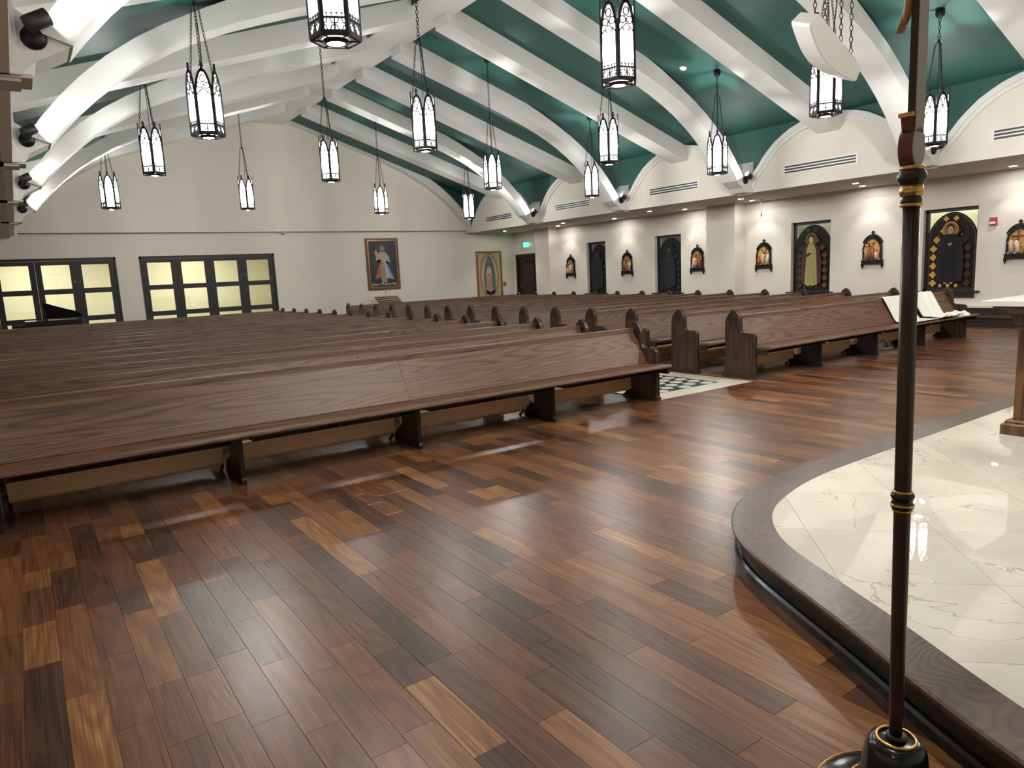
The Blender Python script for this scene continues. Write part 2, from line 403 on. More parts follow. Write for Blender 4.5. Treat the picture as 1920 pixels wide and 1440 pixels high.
for s in (1, -1):
    xw = XS if s > 0 else XN
    w = setting('wall_clerestory', 'cream upper nave wall with arched lunettes, '+('above the window aisle' if s > 0 else 'above the opposite aisle'), 'wall')
    mb = MB(); mb.box(min(xw, xw+.1*s), max(xw, xw+.1*s), 22.5, YG+.1, ZS+.12, zs(7.0)+.05, GREEN); mb.obj('end_spandrel', w)
    for by in BAYS:
        top = zs(7.0)+.05
        mb = MB()       # lunette
        pl = [(by+u, v) for u, v in arc]; pl = [(by-2.0, ZS)]+pl+[(by+2.0, ZS)]
        mb.prism(pl, 0, .1*s, fYZ(xw), CREAM); mb.obj('lunette', w)
        for sg in (-1, 1):      # green spandrels
            half = [(by+sg*a, ZS+z) for a, z in ARC]+[(by+sg*2.0, ZS), (by+sg*2.0, top), (by, top)]
            mb = MB(); mb.prism(half, 0, .1*s, fYZ(xw), GREEN); mb.obj('spandrel', w)
        def inset(d): # offset the arch curve inward
            out = []
            for i, (u, v) in enumerate(arc):
                a = arc[max(i-1, 0)]; c = arc[min(i+1, len(arc)-1)]; tx, tz = c[0]-a[0], c[1]-a[1]; l = math.hypot(tx, tz)
                out.append((by+u+tz/l*d, v-tx/l*d))
            return out
        mb = MB(); mb.strip(inset(.05), .10, -.07*s, lambda u, v, d: (xw+d, u, max(v, ZS)), TRIMW)
        mb.strip(inset(.135), .075, -.04*s, lambda u, v, d: (xw+d, u, max(v, ZS)), TRIMW); mb.obj('arch_moulding', w)
# ribs
RT = [(6.60, 3.40), (6.45, 3.62), (6.25, 3.87), (6.0, 4.14), (5.7, 4.41), (5.35, 4.67), (5.0, 4.89), (4.5, 5.16), (4.0, 5.41), (3.4, zs(3.4)+.02), (.3, zs(.3)+.03)]
RB = [(.3, zs(.3)-.36), (1.5, zs(1.5)-.35), (2.4, zs(2.4)-.34), (3.2, zs(3.2)-.33), (3.7, 5.20), (4.1, 5.045), (4.5, 4.865), (4.85, 4.68), (5.2, 4.46), (5.5, 4.24), (5.8, 3.98), (6.05, 3.73), (6.25, 3.50), (6.38, 3.33)]
GB = [(.3, 6.62), (.45, 6.57), (1.5, 6.22), (2.35, 5.98), (3.6, 5.53), (4.4, 5.2), (4.9, 4.95), (5.25, 4.76), (5.65, 4.5), (5.95, 4.28), (6.25, 4.03), (6.55, 3.74), (6.78, 3.5), (6.93, 3.3), (7.0, 3.1)]
HWR = .23
for y in (-1.5, 2.5, 6.5, 10.5, 14.5, 18.5):
    for s in (1, -1):
        q_ = 1.022 if s < 0 else 1.0
        mb = MB(); mb.prism([(XC+s*a*q_, z) for a, z in RB+RT], y-HWR, y+HWR, lambda u, v, w: (u, w, v), WHITE); mb.obj('arched_rib', ceil)
        mb = MB(); mb.prism([(XC+s*a*q_, z) for a, z in ((6.37, 3.345), (6.62, 3.2), (6.72, 3.1), (7.0, 3.1), (7.0, 3.78), (6.57, 3.44))], y-HWR+.03, y+HWR-.03, lambda u, v, w: (u, w, v), WHITE); mb.obj('rib_foot', ceil)
        mb = MB()
        for k, (pr, zz0, zz1) in enumerate(((.20, 3.085, 3.115), (.13, 3.06, 3.085))):
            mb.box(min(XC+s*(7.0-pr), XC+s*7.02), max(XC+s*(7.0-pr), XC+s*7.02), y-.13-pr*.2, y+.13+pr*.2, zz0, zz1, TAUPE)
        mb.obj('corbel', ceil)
for s in (1, -1):
    top = [(a, z+.33) for a, z in GB[::-1] if a < 6.9]; top = [(7.0, 3.8)]+[(a, min(z, zs(a)+.03)) for a, z in top]
    mb = MB(); mb.prism([(XC+s*a, z) for a, z in GB+top], YG-.3, YG, lambda u, v, w: (u, w, v), WHITE); mb.obj('gable_rib', ceil)
for y in BAYS:
    for s in (1, -1):
        mb = MB(); mb.prism([(XC+s*.3, zs(.3)-.36), (XC+s*7.0, zs(7.0)-.36), (XC+s*7.0, zs(7.0)+.02), (XC+s*.3, zs(.3)+.02)], y-.24, y+.24, lambda u, v, w: (u, w, v), WHITE); mb.obj('straight_beam', ceil)
mb = MB(); mb.box(XC-.45, XC+.45, YB, YG, 6.48, 6.85, WHITE); mb.obj('ridge_beam', ceil)
for s in (1, -1):
    mb = MB(); mb.box(XC+s*.45-.003, XC+s*.45+.003, YB, YG-.3, 6.50, 6.66, GREEN); mb.obj('ridge_side_strip', ceil)
# gable wall, aisle soffits
mb = MB(); mb.prism([(XC-7.1, 3.2), (XC-7.1, zs(7.1)), (XC, zs(0)), (XC+7.1, zs(7.1)), (XC+7.1, 3.2)], YG+.03, YG+.1, lambda u, v, w: (u, w, v), GREEN); mb.obj('gable_infill', ceil)
g = setting('wall_gable', 'cream arched gable wall above the glass doors', 'wall')
pl = [(XC-7.0, 3.2)]+[(XC-a, z+.1) for a, z in GB[::-1][1:]]+[(XC+a, z+.1) for a, z in GB[:-1]]+[(XC+7.0, 3.2)]
mb = MB(); mb.prism(pl, YG, YF+.2, lambda u, v, w: (u, w, v), CREAM); mb.obj('wall_surface', g)
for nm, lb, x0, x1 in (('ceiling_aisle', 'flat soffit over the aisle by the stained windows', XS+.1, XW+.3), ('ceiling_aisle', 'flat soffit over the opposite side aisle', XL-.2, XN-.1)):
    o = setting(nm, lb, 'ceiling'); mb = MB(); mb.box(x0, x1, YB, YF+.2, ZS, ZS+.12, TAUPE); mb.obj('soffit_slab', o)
mb = MB()

# ------------------------------------------------------------------ narthex seen through the door glass
nx = setting('wall_narthex', 'pale yellow room behind the glass doors', 'wall')
YEL = mat('narthex_paint', (.72, .69, .53), .8)
mb = MB(); mb.box(XL, 9, 27, 27.2, 0, 3.2, YEL); mb.box(XL-.2, XL, YF+.25, 27, 0, 3.2, YEL); mb.box(8.5, 8.7, YF+.25, 27, 0, 3.2, YEL)
mb.box(XL, 9, YF+.25, 27, 3.1, 3.3, YEL); mb.box(XL, 9, YF+.25, 27, -.15, 0, TILEC); mb.obj('wall_surface', nx)
def area(name, loc, size, power, rot=(0, 0, 0), col=(1, .93, .8), sy=None):
    l = bpy.data.lights.new(name, 'AREA'); l.shape = 'RECTANGLE'; l.size = size; l.size_y = sy or size; l.energy = power; l.color = col
    o = bpy.data.objects.new(name, l); COL.objects.link(o); o.location = loc; o.rotation_euler = rot; return o
for x_ in (.5, 5.0): area('narthex_light', (x_, 25.2, 3.05), 1.5, 17, (0, 0, 0), (1, .95, .84))
# ------------------------------------------------------------------ folding doors
def folding(name, label, x0, x1, edges):
    d = setting(name, label, 'door')
    mb = MB()
    for a, b_ in ((x0, x0+.05), (x1-.05, x1)): mb.box(a, b_, YF-.02, YF+.12, 0, DT, DOORW)
    mb.box(x0, x1, YF-.02, YF+.12, DT-.06, DT+.015, DOORW); mb.obj('door_frame', d)
    for k in range(len(edges)-1):
        a, b_ = edges[k]+.0015, edges[k+1]-.0015; st = .14; y0, y1 = YF+.01, YF+.06
        mb = MB(); zb = .02
        mb.box(a, a+st, y0, y1, zb, DT-.065, DOORW); mb.box(b_-st, b_, y0, y1, zb, DT-.065, DOORW)
        for z0, z1 in ((zb, .22), (.79, .93), (1.56, 1.70), (2.35, DT-.065)): mb.box(a+st, b_-st, y0, y1, z0, z1, DOORW)
        leaf = mb.obj('door_leaf', d)
        for z0, z1 in ((.22, .79), (.93, 1.56), (1.70, 2.35)):
            mb = MB(); mb.box(a+st, b_-st, YF+.03, YF+.036, z0, z1, GLASS); mb.obj('pane', leaf)
        mb = MB(); mb.lathe([(.0, 0), (.02, 0), (.02, .02), (.0, .025)], BRASS, 10)
        kn = mb.obj('door_knob', leaf, loc=(b_-.06 if k % 2 == 0 else a+.06, YF+.01, 1.88)); kn.rotation_euler = (pi/2, 0, 0)
e2 = [3.10, 4.02, 4.955, 5.92, 6.88]
folding('door_1', 'dark folding door of four glazed leaves behind the piano', D1[0], D1[1], [-1.35, -.43, .505, 1.45, 2.40])
folding('door_2', 'dark folding door of four glazed leaves beside the pale picture wall', D2[0], D2[1], e2)
d3 = setting('door_3', 'dark brown panelled exit door beside the window wall pilaster', 'door')
mb = MB(); mb.box(XW-.03, XW+.14, 21.62, 21.70, 0, 2.24, DARKW); mb.box(XW-.03, XW+.14, 22.9, 22.98, 0, 2.24, DARKW); mb.box(XW-.03, XW+.14, 21.62, 22.98, 2.14, 2.26, DARKW); mb.obj('door_frame', d3)
mb = MB(); mb.box(XW+.05, XW+.1, 21.70, 22.9, .01, 2.14, DARKW)
for z0, z1 in ((.25, .95), (1.1, 1.95)): mb.strip([(21.9, z0), (22.7, z0), (22.7, z1), (21.9, z1)], .05, -.02, lambda u, v, w: (XW+.05+w, u, v), DARKW, True)
leaf = mb.obj('door_leaf', d3)
mb = MB(); mb.box(XW+.0, XW+.05, 21.95, 22.35, 1.95, 2.0, IRON); mb.obj('door_closer', leaf)
mb = MB(); mb.tube([(XW+.05, 22.78, 1.0), (XW, 22.78, 1.0), (XW, 22.66, 1.0)], .012, BRASS); mb.obj('door_handle', leaf)

# ------------------------------------------------------------------ flat painted art: coloured outline pieces laid on a panel
def blob(cx, cy, rx, ry, n=14, rot=0):
    return [(cx+rx*cos(t)*cos(rot)-ry*sin(t)*sin(rot), cy+rx*cos(t)*sin(rot)+ry*sin(t)*cos(rot)) for t in [2*pi*k/n for k in range(n)]]
def quatre(cx, cy, r): return [blob(cx+r*.5*a, cy+r*.5*b_, r*(.52 if a else .46), r*(.52 if b_ else .46), 9) for a, b_ in ((1, 0), (-1, 0), (0, 1), (0, -1))]
class Art:
    def __init__(s, rough=.5): s.mb = MB(); s.k = 0; s.rough = rough
    def piece(s, poly, c, step=.0006, rough=.4):
        s.k += 1; z = s.k*step; n = len(poly); P_ = [(u, v, z) for u, v in poly]
        cu = sum(p[0] for p in poly)/n; cv = sum(p[1] for p in poly)/n
        s.mb.add(P_+[(cu, cv, z)], [(i, (i+1) % n, n) for i in range(n)], paint(c, s.rough))
def gothic(w, h, n=10, spring=.62):
    """pointed-arch outline, width w height h, base at v=0"""
    pts = [(-w/2, 0)]; zsn = h*spring; r = h-zsn
    for k in range(n+1):
        t = k/n; u = -w/2+w/2*(1-cos(t*pi/2)) if False else -w/2*(1-t); v = zsn+r*sqrt(max(0, 1-(1-t)**1.0*(1-t)))**1.0
        v = zsn+r*(1-(1-t)**2)**.75; pts.append((u, v))
    return pts+[(-u, v) for u, v in pts[-2::-1]]
# ------------------------------------------------------------------ stained glass windows (panel faces -x)
def window(idx, y0, y1, label, pal, robe, cloak, face, halo, medallion, clear):
    w = setting('window_%d' % idx, label, 'window'); cy = (y0+y1)/2; W = y1-y0
    fx = XW+.14
    mb = MB()
    for a, b_ in ((y0, y0+.05), (y1-.05, y1)): mb.box(fx-.03, fx+.06, a, b_, WZ0, WZ1, BLACKM)
    mb.box(fx-.03, fx+.06, y0, y1, WZ1-.07, WZ1, BLACKM); mb.box(fx-.03, fx+.06, y0, y1, WZ0, WZ0+.04, BLACKM); mb.obj('window_frame', w)
    mb = MB(); mb.box(XW-.07, XW+.2, y0-.10, y1+.10, WZ0-.035, WZ0, DARKW); mb.box(XW-.025, XW+.02, y0-.0, y1+.0, WZ0-.15, WZ0-.035, DARKW); mb.obj('window_sill', w)
    # clear corner panes
    mb = MB(); mb.box(fx+.02, fx+.026, y0+.05, y1-.05, WZ0+.04, WZ1-.07, GLASS); mb.obj('pane', w)
    a = Art(.85); gw, gh = W-.10, WZ1-.08-(WZ0+.04)
    out = gothic(gw, gh, 12, .72)
    a.piece(out, pal[0]); 
    ins = [(u*.93, v*.975+.015) for u, v in out]; a.piece(ins, pal[1]); a.piece([(u*.90, v*.965+.02) for u, v in out], pal[0])
    for k in range(30):     # beaded border
        v = .03+k*.040
        for sg in (-1, 1): a.piece(blob(sg*gw*.478, v, .009, .013, 5), pal[2])
    for k in range(7):      # medallions
        v = .12+k*.185
        for sg in (-1, 1):
            for dx_ in ((.70, .34) if k > 4 else (.70,)):
                c = medallion[0] if sg < 0 else medallion[1]
                if dx_ == .70 and k == 6: continue
                for q in quatre(sg*gw/2*(dx_ if k < 5 else dx_*.82), v, .074): a.piece(q, [x_*(1 if k != 5 else .8) for x_ in c])
    for sg in (-1, 1):
        for q in quatre(sg*.10, gh*.915, .055): a.piece(q, medallion[0])
    for k in range(6):
        for sg in (-1, 1): a.piece([(sg*gw*.235, .17+k*.185), (sg*gw*.235+.022, .21+k*.185), (sg*gw*.235, .25+k*.185), (sg*gw*.235-.022, .21+k*.185)], pal[2])
    hy = gh*.775
    a.piece(blob(0, hy, .16, .17, 20), halo); a.piece(blob(0, hy, .125, .135, 20), [c*.7 for c in halo])
    # cloak, robe, sleeves
    a.piece([(-.12, hy-.10), (-.22, hy-.24), (-.27, hy-.55), (-.26, .16), (.26, .16), (.28, hy-.55), (.22, hy-.24), (.12, hy-.10)], cloak)
    a.piece([(-.07, hy-.10), (-.13, hy-.26), (-.14, hy-.6), (-.17, .13), (.17, .13), (.15, hy-.6), (.13, hy-.26), (.07, hy-.10)], robe)
    for u in (-.09, -.02, .06, .11): a.piece([(u, .14), (u+.012, .14), (u*.7+.006, hy-.5), (u*.7, hy-.5)], [c*.55 for c in robe])
    a.piece([(-.16, hy-.38), (-.02, hy-.30), (.05, hy-.26), (.03, hy-.34), (-.12, hy-.44)], cloak)
    a.piece(blob(.0, hy-.31, .045, .028, 8, .5), face)
    a.piece(blob(0, hy+.02, .072, .10, 14), [c*.5 for c in cloak]); a.piece(blob(0, hy-.01, .056, .082, 14), [min(1, c*1.35) for c in face]); a.piece(blob(.012, hy-.012, .010, .022, 6), [c*.8 for c in face])
    for k in range(9):
        th = pi*k/8; a.piece(blob(.142*cos(th), hy+.152*sin(th), .012, .012, 6), medallion[0])
    for sg in (-1, 1): a.piece(blob(sg*.02, hy+.0, .008, .005, 6), (.02, .01, .01))
    a.piece(blob(0, hy-.045, .014, .004, 6), (.10, .03, .02))
    for u in (-.06, .06): a.piece(blob(u, .12, .04, .02, 8), face)
    for u in (-.16, 0, .16):
        for q in quatre(u, .07, .04): a.piece(q, medallion[0])
    p = a.mb.obj('stained_glass_panel', w); p.matrix_local = Matrix(((0, 0, -1, fx-.004), (-1, 0, 0, cy), (0, 1, 0, WZ0+.04), (0, 0, 0, 1)))
    mb = MB(); mb.prism(out, 0, .004, lambda u, v, d: (fx+.006+d, cy-u, WZ0+.04+v), BLACKM); mb.obj('lead_backing', w)
dk = [(.006, .007, .009), (.02, .02, .022), (.018, .02, .026)]
window(1, *WIN[0], 'dark arched stained glass window nearest the exit door', dk, (.010, .011, .013), (.008, .009, .011), (.03, .03, .034), (.011, .011, .013), [(.014, .015, .018)]*2, 0)
window(2, *WIN[1], 'dark arched stained glass window with a faint hooded figure, beside the near pilaster', dk, (.014, .015, .017), (.010, .010, .012), (.04, .042, .045), (.012, .013, .015), [(.017, .018, .022)]*2, 0)
window(3, *WIN[2], 'arched stained glass window of a smiling figure in cream robe and maroon cloak', [(.010, .012, .013), (.03, .026, .016), (.035, .03, .022)], (.36, .31, .12), (.075, .022, .024), (.42, .33, .15), (.16, .10, .03), [(.05, .04, .025), (.12, .06, .015)], 1)
window(4, *WIN[3], 'arched stained glass window of a black-robed figure with golden quatrefoils', [(.010, .011, .010), (.10, .075, .03), (.09, .065, .03)], (.008, .008, .008), (.012, .009, .009), (.35, .20, .12), (.32, .17, .05), [(.62, .33, .06), (.05, .022, .012)], 1)
ex = setting('wall_neighbour', 'pale building outside behind the stained windows', 'wall')
mb = MB(); mb.box(19.0, 19.2, 4.0, 12.8, -.2, 5, paint((.60, .58, .42), .8)); mb.obj('wall_surface', ex)
mb = MB(); mb.box(19.0, 19.2, 12.8, 22, -.2, 5, paint((.02, .02, .022), .8)); mb.obj('dark_blocker_wall', ex)  # added dark sheet that blocks the sky glow behind the dark windows
mb = MB(); mb.box(18.9, 19.0, 8.0, 12.8, 2.95, 4.2, paint((.04, .22, .60), .5)); mb.obj('blue_awning', ex)
area('outside_fill_light', (17.4, 8.0, 4.2), 1.0, 30, (0, radians(-60), 0), (1, .95, .8), 5)  # area light added to brighten the pale wall outside

# ------------------------------------------------------------------ stations of the cross (six relief plaques)
def relief(seed, w, h):
    r = random.Random(seed); mb = MB()
    cols = [(.62, .50, .38), (.30, .07, .03), (.38, .20, .07), (.55, .40, .26), (.16, .09, .05)]
    skin = paint((.50, .26, .13))
    def fig(u, v, s, lean, c, kneel=False):
        hgt = .30*s*(.6 if kneel else 1); M = Matrix.Rotation(lean, 3, 'Y')
        base = Vector((u, 0, v)); m_ = paint(c, .5)
        def q(a, b_): p = M @ Vector((a, 0, b_)); return base+p
        mb.tube([q(-.0, 0), q(0, hgt*.45), q(0, hgt*.75), q(0, hgt*.95)], [.062*s, .05*s, .055*s, .02*s], m_, 8)
        mb.ball(q(0, hgt*1.07), .03*s, skin, 8, 5); mb.ball(q(0, hgt*1.09)+Vector((0, .008, .004)), .032*s, paint((.09, .04, .02)), 8, 5)
        a1 = r.uniform(-.9, .9); mb.tube([q(.03*s, hgt*.8), q(.09*s*math.copysign(1, a1), hgt*.68), q(.13*s*a1, hgt*.8)], [.018*s, .015*s, .011*s], m_, 6)
        mb.ball(q(.13*s*a1, hgt*.8), .012*s, skin, 6, 4)
    n = 3+r.randint(0, 1)
    for k in range(n):
        fig(-w*.30+w*.6*k/(n-1), .03, r.uniform(.85, 1.0), r.uniform(-.25, .25), cols[(seed+k*2) % 5], k == seed % n)
    a = r.uniform(-.7, .7)
    M = Matrix.Rotation(a, 3, 'Y'); c = Vector((r.uniform(-.05, .05), .0, h*.55)); bw = paint((.20, .09, .035))
    for p0, p1 in (((0, 0, -.22), (0, 0, .2)), ((-.12, 0, .08), (.12, 0, .08))): mb.tube([c+M @ Vector(p0), c+M @ Vector(p1)], .016, bw, 4, smooth=False)
    for k in range(7): mb.ball((-w*.42+w*.84*k/6, 0, .02), (.035, .02, .025), paint(cols[(k+seed) % 5]), 7, 4)
    return mb
def station(y, label, seed):
    t = thing('station_plaque', label, 'wall plaque', (XW, y, 1.44), -pi/2, 'relief plaques between the stained windows')
    w, h = .40, .50    # local: x along wall, -y out of wall, z up
    F = lambda u, v, d: (u, -.01-d, v)
    arch = gothic(w, h, 8, .60)
    mb = MB(); mb.prism(arch, 0, .03, F, IRON, mcap=paint((.52, .27, .07), .45)); mb.obj('gilt_ground', t)
    mb = MB(); mb.strip(arch[1:-1], .035, .055, F, IRON); 
    for sg in (-1, 1): mb.box(sg*w/2-.02, sg*w/2+.02, -.065, -.01, -.02, h*.6, IRON)
    mb.obj('arch_frame', t)
    mb = MB(); a2 = gothic(w+.11, h+.085, 8, .56); mb.strip(a2[2:-2], .022, .035, F, IRON)
    inn, ou = arch, a2
    for k in range(2, len(arch)-2):
        mb.strip([arch[k], a2[min(k+(1 if k % 2 else 0), len(a2)-2)]], .012, .03, F, IRON)
        u = (arch[k][0]+a2[k][0])/2; v = (arch[k][1]+a2[k][1])/2; mb.strip(blob(u, v, .014, .014, 6), .007, .03, F, IRON, True)
    mb.prism(blob(0, h+.03, .045, .045, 10), 0, .05, F, IRON)
    mb.prism([(-.012, h+.06), (.012, h+.06), (.012, h+.17), (-.012, h+.17)], 0, .04, F, IRON); mb.prism([(-.035, h+.125), (.035, h+.125), (.035, h+.145), (-.035, h+.145)], 0, .04, F, IRON)
    mb.obj('cresting', t)
    mb = MB(); mb.box(-w/2-.04, w/2+.04, -.075, -.01, -.085, -.005, IRON); mb.box(-w/2-.05, w/2+.05, -.085, -.01, -.012, .004, IRON); mb.box(-w/2-.05, w/2+.05, -.085, -.01, -.092, -.08, IRON)
    for sg in (-1, 1):
        mb.box(sg*(w/2+.03)-.018, sg*(w/2+.03)+.018, -.07, -.01, -.13, -.08, IRON); mb.prism([(sg*(w/2+.03)-.018, -.13), (sg*(w/2+.03)+.018, -.13), (sg*(w/2+.03), -.19)], .01, .05, F, IRON)
    mb.obj('inscription_base', t)
    mb = relief(seed, w, h); o = mb.obj('relief_figures', t, loc=(0, -.055, .0))
ST = [(19.6, 'arched gilt relief plaque between the far pilaster and the first dark window'), (16.75, 'arched gilt relief plaque between the two dark windows'),
      (13.86, 'arched gilt relief plaque just beyond the near pilaster'), (11.62, 'arched gilt relief plaque beneath the hanging microphone'),
      (8.71, 'arched gilt relief plaque between the two coloured windows'), (5.78, 'arched gilt relief plaque beside the red fire strobe')]
for k, (y, lb) in enumerate(ST): station(y, lb, 3+k)

# ------------------------------------------------------------------ framed pictures on the far wall
def picture(name, label, x0, x1, z0, z1, fcol, draw, fw=.09):
    t = thing(name, label, 'picture', ((x0+x1)/2, YF, z0)); W = x1-x0; Hh = z1-z0
    F = lambda u, v, d: (u, -d, v)
    mb = MB()
    o_ = [(-W/2+fw/2, fw/2), (W/2-fw/2, fw/2), (W/2-fw/2, Hh-fw/2), (-W/2+fw/2, Hh-fw/2)]
    for a, b_, c, d in ((-W/2, W/2, 0, fw), (-W/2, W/2, Hh-fw, Hh), (-W/2, -W/2+fw, fw, Hh-fw), (W/2-fw, W/2, fw, Hh-fw)):
        mb.box(a, b_, -.06, -.001, c, d, fcol[0])
        mb.box(a+fw*.25, b_-fw*.25, -.075, -.06, c+fw*.25, d-fw*.25, fcol[1])
    mb.obj('picture_frame', t)
    mb = MB(); k = fw-.012
    for a, b_, c, d in ((-W/2+k, W/2-k, k, k+.015), (-W/2+k, W/2-k, Hh-k-.015, Hh-k), (-W/2+k, -W/2+k+.015, k, Hh-k), (W/2-k-.015, W/2-k, k, Hh-k)): mb.box(a, b_, -.065, -.02, c, d, GOLD)
    mb.obj('gilt_slip', t)
    a = Art(); draw(a, W-2*fw, Hh-2*fw); p = a.mb.obj('canvas', t); p.matrix_local = Matrix(((1, 0, 0, 0), (0, 0, -1, -.03), (0, 1, 0, fw), (0, 0, 0, 1)))
    return t
def draw1(a, w, h):
    a.piece([(-w/2, 0), (w/2, 0), (w/2, h), (-w/2, h)], (.022, .022, .034))
    a.piece(blob(0, h*.55, w*.33, h*.42, 20), (.030, .030, .044))
    hy = h*.83
    a.piece(blob(0, hy, .105, .12, 16), (.16, .13, .12))
    a.piece([(-.11, hy-.12), (-.25, hy-.28), (-.24, hy-.42), (-.12, hy-.36), (-.10, h*.35), (-.08, .17), (.12, .17), (.14, h*.4), (.16, hy-.42), (.27, hy-.5), (.26, hy-.3), (.13, hy-.12)], (.36, .30, .24))
    a.piece([(-.24, hy-.28), (-.30, hy-.12), (-.22, hy-.02), (-.16, hy-.16)], (.34, .29, .25))
    for k in range(5): a.piece([(-.07+k*.035, .18), (-.055+k*.035, .18), (-.03+k*.02, hy-.6), (-.04+k*.02, hy-.6)], (.17, .13, .10))
    # soft red and pale blue bands falling from the chest
    for k in range(5):
        t_ = k/5; a.piece([(-.04, hy-.30), (-.32+.30*t_, hy-1.02+.06*t_), (-.28+.30*t_, hy-1.04+.06*t_)], (.50-.2*t_, .09+.02*k, .05))
        a.piece([(.05, hy-.30), (.40-.30*t_, hy-1.06+.06*t_), (.36-.30*t_, hy-1.08+.06*t_)], (.20+.08*k, .26+.07*k, .42+.05*k))
    a.piece(blob(0, hy-.005, .058, .075, 12), (.07, .03, .02)); a.piece(blob(0, hy-.0, .04, .058, 12), (.42, .25, .17))
    for u in (-.04, .07): a.piece(blob(u, .155, .035, .018, 8), (.40, .26, .19))
def draw2(a, w, h):
    a.piece([(-w/2, 0), (w/2, 0), (w/2, h), (-w/2, h)], (.40, .33, .19))
    a.piece(blob(0, h*.53, w*.43, h*.47, 26), (.26, .13, .09)); a.piece(blob(0, h*.52, w*.38, h*.44, 26), (.42, .27, .16)); a.piece(blob(0, h*.51, w*.34, h*.41, 26), (.46, .32, .20))
    a.piece([(-.05, h*.93), (-.16, h*.80), (-.24, h*.62), (-.25, h*.42), (-.20, h*.2), (.24, h*.2), (.27, h*.4), (.26, h*.62), (.18, h*.80), (.07, h*.93)], (.055, .11, .13))
    a.piece([(-.06, h*.72), (-.15, h*.6), (-.17, h*.3), (-.18, h*.16), (.16, h*.16), (.10, h*.4), (.10, h*.62), (.05, h*.72)], (.45, .28, .19))
    for k in range(4): a.piece([(-.13+k*.06, h*.17), (-.11+k*.06, h*.17), (-.07+k*.04, h*.52), (-.09+k*.04, h*.52)], (.28, .15, .10))
    a.piece([(.11, h*.55), (.22, h*.5), (.25, h*.22), (.15, h*.2)], (.06, .15, .19))
    a.piece(blob(-.03, h*.84, .05, .065, 12), (.30, .17, .12)); a.piece(blob(-.01, h*.60, .04, .04, 10), (.50, .38, .26)); a.piece(blob(-.02, h*.55, .04, .025, 8), (.02, .015, .015))
    a.piece([(-.22, h*.24), (-.17, h*.15), (0, h*.11), (.2, h*.15), (.26, h*.24), (.2, h*.19), (0, h*.155), (-.16, h*.19)], (.05, .02, .02))
    a.piece(blob(0, h*.07, .16, .07, 12), (.22, .07, .07)); a.piece(blob(-.02, h*.09, .05, .045, 10), (.30, .16, .12))
BR = mat('frame_brown', (.12, .05, .02), .4); BR2 = mat('frame_bronze', (.17, .075, .03), .4, metal=.2); YG_ = mat('frame_gold', (.50, .34, .12), .35, metal=.5)
p1 = picture('framed_picture', 'large dark framed painting of a pale robed figure with red and blue rays', 10.08, 11.31, 1.19, 2.97, (BR, BR2), draw1)
text('lettering', 'Jesus, I Trust in You', .115, Matrix(((1, 0, 0, .0), (0, 0, -1, -.045), (0, 1, 0, .19), (0, 0, 0, 1))), paint((.75, .72, .68)), p1, shear=.3)
picture('framed_picture', 'tall gold framed painting of a rose and teal robed figure', 14.57, 15.73, .45, 2.43, (YG_, BR), draw2, .07)
# ------------------------------------------------------------------ small fittings
def fitting(name, label, cat, loc, boxes, m, rz=0, part=None, group=None):
    mb = MB()
    for b_ in boxes: mb.box(*b_, m)
    o = mb.obj(name, None, loc); o['label'] = label; o['category'] = cat; o.rotation_euler = (0, 0, rz)
    if group: o['group'] = group
    return o
t = thing('exit_sign', 'glowing green exit sign above the dark side door', 'exit sign', (XW, 22.23, 2.50), -pi/2)
mb = MB(); mb.box(-.17, .17, -.05, 0, 0, .20, PLASTIC); mb.obj('sign_housing', t)
mb = MB(); mb.box(-.155, .155, -.054, -.05, .015, .185, EXITG); mb.obj('sign_face', t)
text('lettering', 'EXIT', .15, Matrix(((1, 0, 0, -.01), (0, 0, -1, -.056), (0, 1, 0, .10), (0, 0, 0, 1))), paint((.75, .85, .78)), t)
mb = MB(); mb.prism([(.17, .13), (.21, .10), (.17, .07)], 0, .02, lambda u, v, d: (u, -.05+d, v), EXITG); mb.obj('arrow', t)
t = thing('fire_strobe', 'red and white fire alarm strobe between the last window and plaque', 'fire alarm', (XW, 6.26, 2.03), -pi/2)
mb = MB(); mb.box(-.065, .065, -.045, 0, 0, .16, RED); mb.obj('strobe_body', t)
mb = MB(); mb.box(-.05, .05, -.07, -.045, .03, .075, PLASTIC); mb.obj('strobe_lens', t)
t = thing('fire_pull', 'small red fire alarm pull station beside the gold framed picture', 'fire alarm', (15.86, YF, 1.09))
mb = MB(); mb.box(-.06, .06, -.04, 0, 0, .13, RED); mb.obj('pull_body', t)
mb = MB(); mb.box(-.035, .035, -.05, -.04, .045, .075, PLASTIC); mb.obj('pull_handle', t)
t = thing('wall_switch', 'white switch plate between the two folding doors', 'switch', (2.76, YF, 1.19))
mb = MB(); mb.box(-.075, .075, -.012, 0, 0, .13, PLASTIC); mb.obj('cover_plate', t)
for u in (-.035, .035): mb = MB(); mb.box(u-.015, u+.015, -.018, -.012, .035, .095, paint((.55, .55, .53))); mb.obj('rocker', t)
t = thing('thermostat', 'small white thermostat between the glass doors and the dark painting', 'thermostat', (9.27, YF, 1.12))
mb = MB(); mb.box(-.05, .05, -.03, 0, 0, .13, PLASTIC); mb.obj('thermostat_case', t)
mb = MB(); mb.box(-.03, .03, -.033, -.03, .06, .10, paint((.3, .33, .3))); mb.obj('display', t)
t = thing('security_camera', 'small white dome camera under the far wall ledge', 'camera', (7.27, YF-.08, 3.19))
mb = MB(); mb.lathe([(.0, 0), (.06, 0), (.06, -.03), (.045, -.04)][::-1], PLASTIC, 12); mb.obj('camera_housing', t)
mb = MB(); mb.ball((0, 0, -.045), .038, BLACK, 10, 6); mb.obj('camera_lens', t)
t = thing('hanging_microphone', 'thin white microphone rod hanging from the aisle soffit', 'microphone', (15.85, 11.33, ZS))
